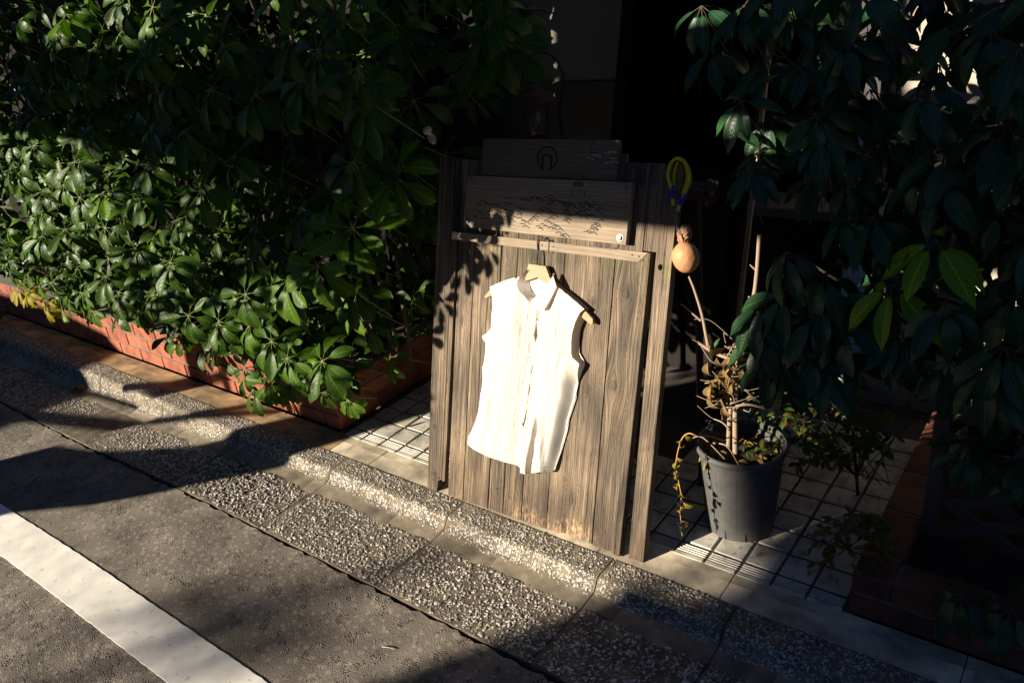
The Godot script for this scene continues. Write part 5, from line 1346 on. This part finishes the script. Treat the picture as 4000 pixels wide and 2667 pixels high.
	obj("cable", tube_mesh([Vector3(0, 0.02, 0), Vector3(-0.01, 0.2, -0.05), Vector3(-0.05, 0.5, -0.2)], 0.002, 0.002, 6), M.black_metal, bu)
	# maroon glazed pipe behind the post
	var ho := thing("maroon_drum", "dark maroon glazed drum with a ringed end behind the right post", "drum")
	var X := Basis.from_euler(Vector3(0.0, deg_to_rad(25.0), deg_to_rad(-100.0)))
	ho.transform = Transform3D(X, Vector3(1.345, 1.035, -0.36))
	var mg := mat(0.075, 0.026, 0.026, 0.25)
	obj("barrel", lathe([[0.0, -0.10], [0.024, -0.10], [0.026, 0.0], [0.026, 0.018]], 28).commit(), mg, ho)
	var flange := obj("flange", lathe([[0.026, 0.016], [0.037, 0.020], [0.041, 0.030], [0.040, 0.042], [0.034, 0.050], [0.024, 0.050], [0.020, 0.040]], 28).commit(), mg, ho)
	obj("end_plate", lathe([[0.0, 0.044], [0.012, 0.043], [0.021, 0.041]], 20).commit(), mat(0.12, 0.06, 0.035, 0.4), flange)
	var hp := thing("iron_stand", "dark iron stand post carrying the maroon drum", "stand", Vector3(1.33, 0.0, -0.40))
	obj("pole", tube_mesh([Vector3(0, 0, 0), Vector3(0, 1.03, 0.02)], 0.012, 0.012, 10), M.black_metal, hp)
	# pale metal leg seen through the foliage
	var wl := thing("white_chair", "white bent-metal chair leg glimpsed through the shrub", "chair", Vector3(1.76, 0.0, -0.5))
	var wm := mat(0.40, 0.38, 0.34, 0.6)
	obj("leg", tube_mesh(smooth_path([Vector3(-0.03, 0.46, 0.0), Vector3(-0.02, 0.42, 0.0), Vector3(-0.012, 0.36, 0), Vector3(-0.01, 0.32, 0), Vector3(0.02, 0.295, 0.01), Vector3(0.05, 0.31, 0.02)], 5), 0.007, 0.007, 10), wm, wl)
	obj("leg", tube_mesh([Vector3(0.02, 0.295, 0.01), Vector3(0.03, 0.0, -0.08)], 0.005, 0.005, 10), M.black_metal, wl)

func litter() -> void:
	var lf := leaf_mesh("ellip", 1.2, 0.8, 8)
	var f := [["fallen_leaf", "curled orange fallen leaf in the gutter at the left", Vector3(-1.92, -0.079, 0.258), Vector3(1.0, 0.25, -0.35), 0.12, M.leaf_o], ["fallen_leaf", "green fallen leaf in shade at the kerb foot", Vector3(-0.53, -0.055, 0.238), Vector3(1, 0.2, -0.4), 0.045, M.leaf_c], ["fallen_leaf", "yellow leaf standing upright on the porch tiles", Vector3(0.098, 0.0, -0.195), Vector3(0.06, 1, 0.05), 0.036, M.leaf_y], ["fallen_leaf", "tiny brown leaf scrap on the sunlit gutter", Vector3(0.0, -0.038, 0.30), Vector3(1, 0.1, 0.4), 0.016, M.leaf_o]]
	for q in f:
		var o := obj(q[0], lf, q[5], self, Transform3D(leaf_basis(q[3], Vector3(-0.2, 0.6, 0.7), q[4]), q[2]))
		tag(o, q[1], "leaf")
	tag(obj("twig", tube_mesh([Vector3(0.855, -0.040, 0.686), Vector3(0.872, -0.038, 0.680), Vector3(0.893, -0.040, 0.673)], 0.0016, 0.0009, 6), mat(0.5, 0.42, 0.3, 0.8)), "short pale twig lying on the sunlit asphalt", "twig")
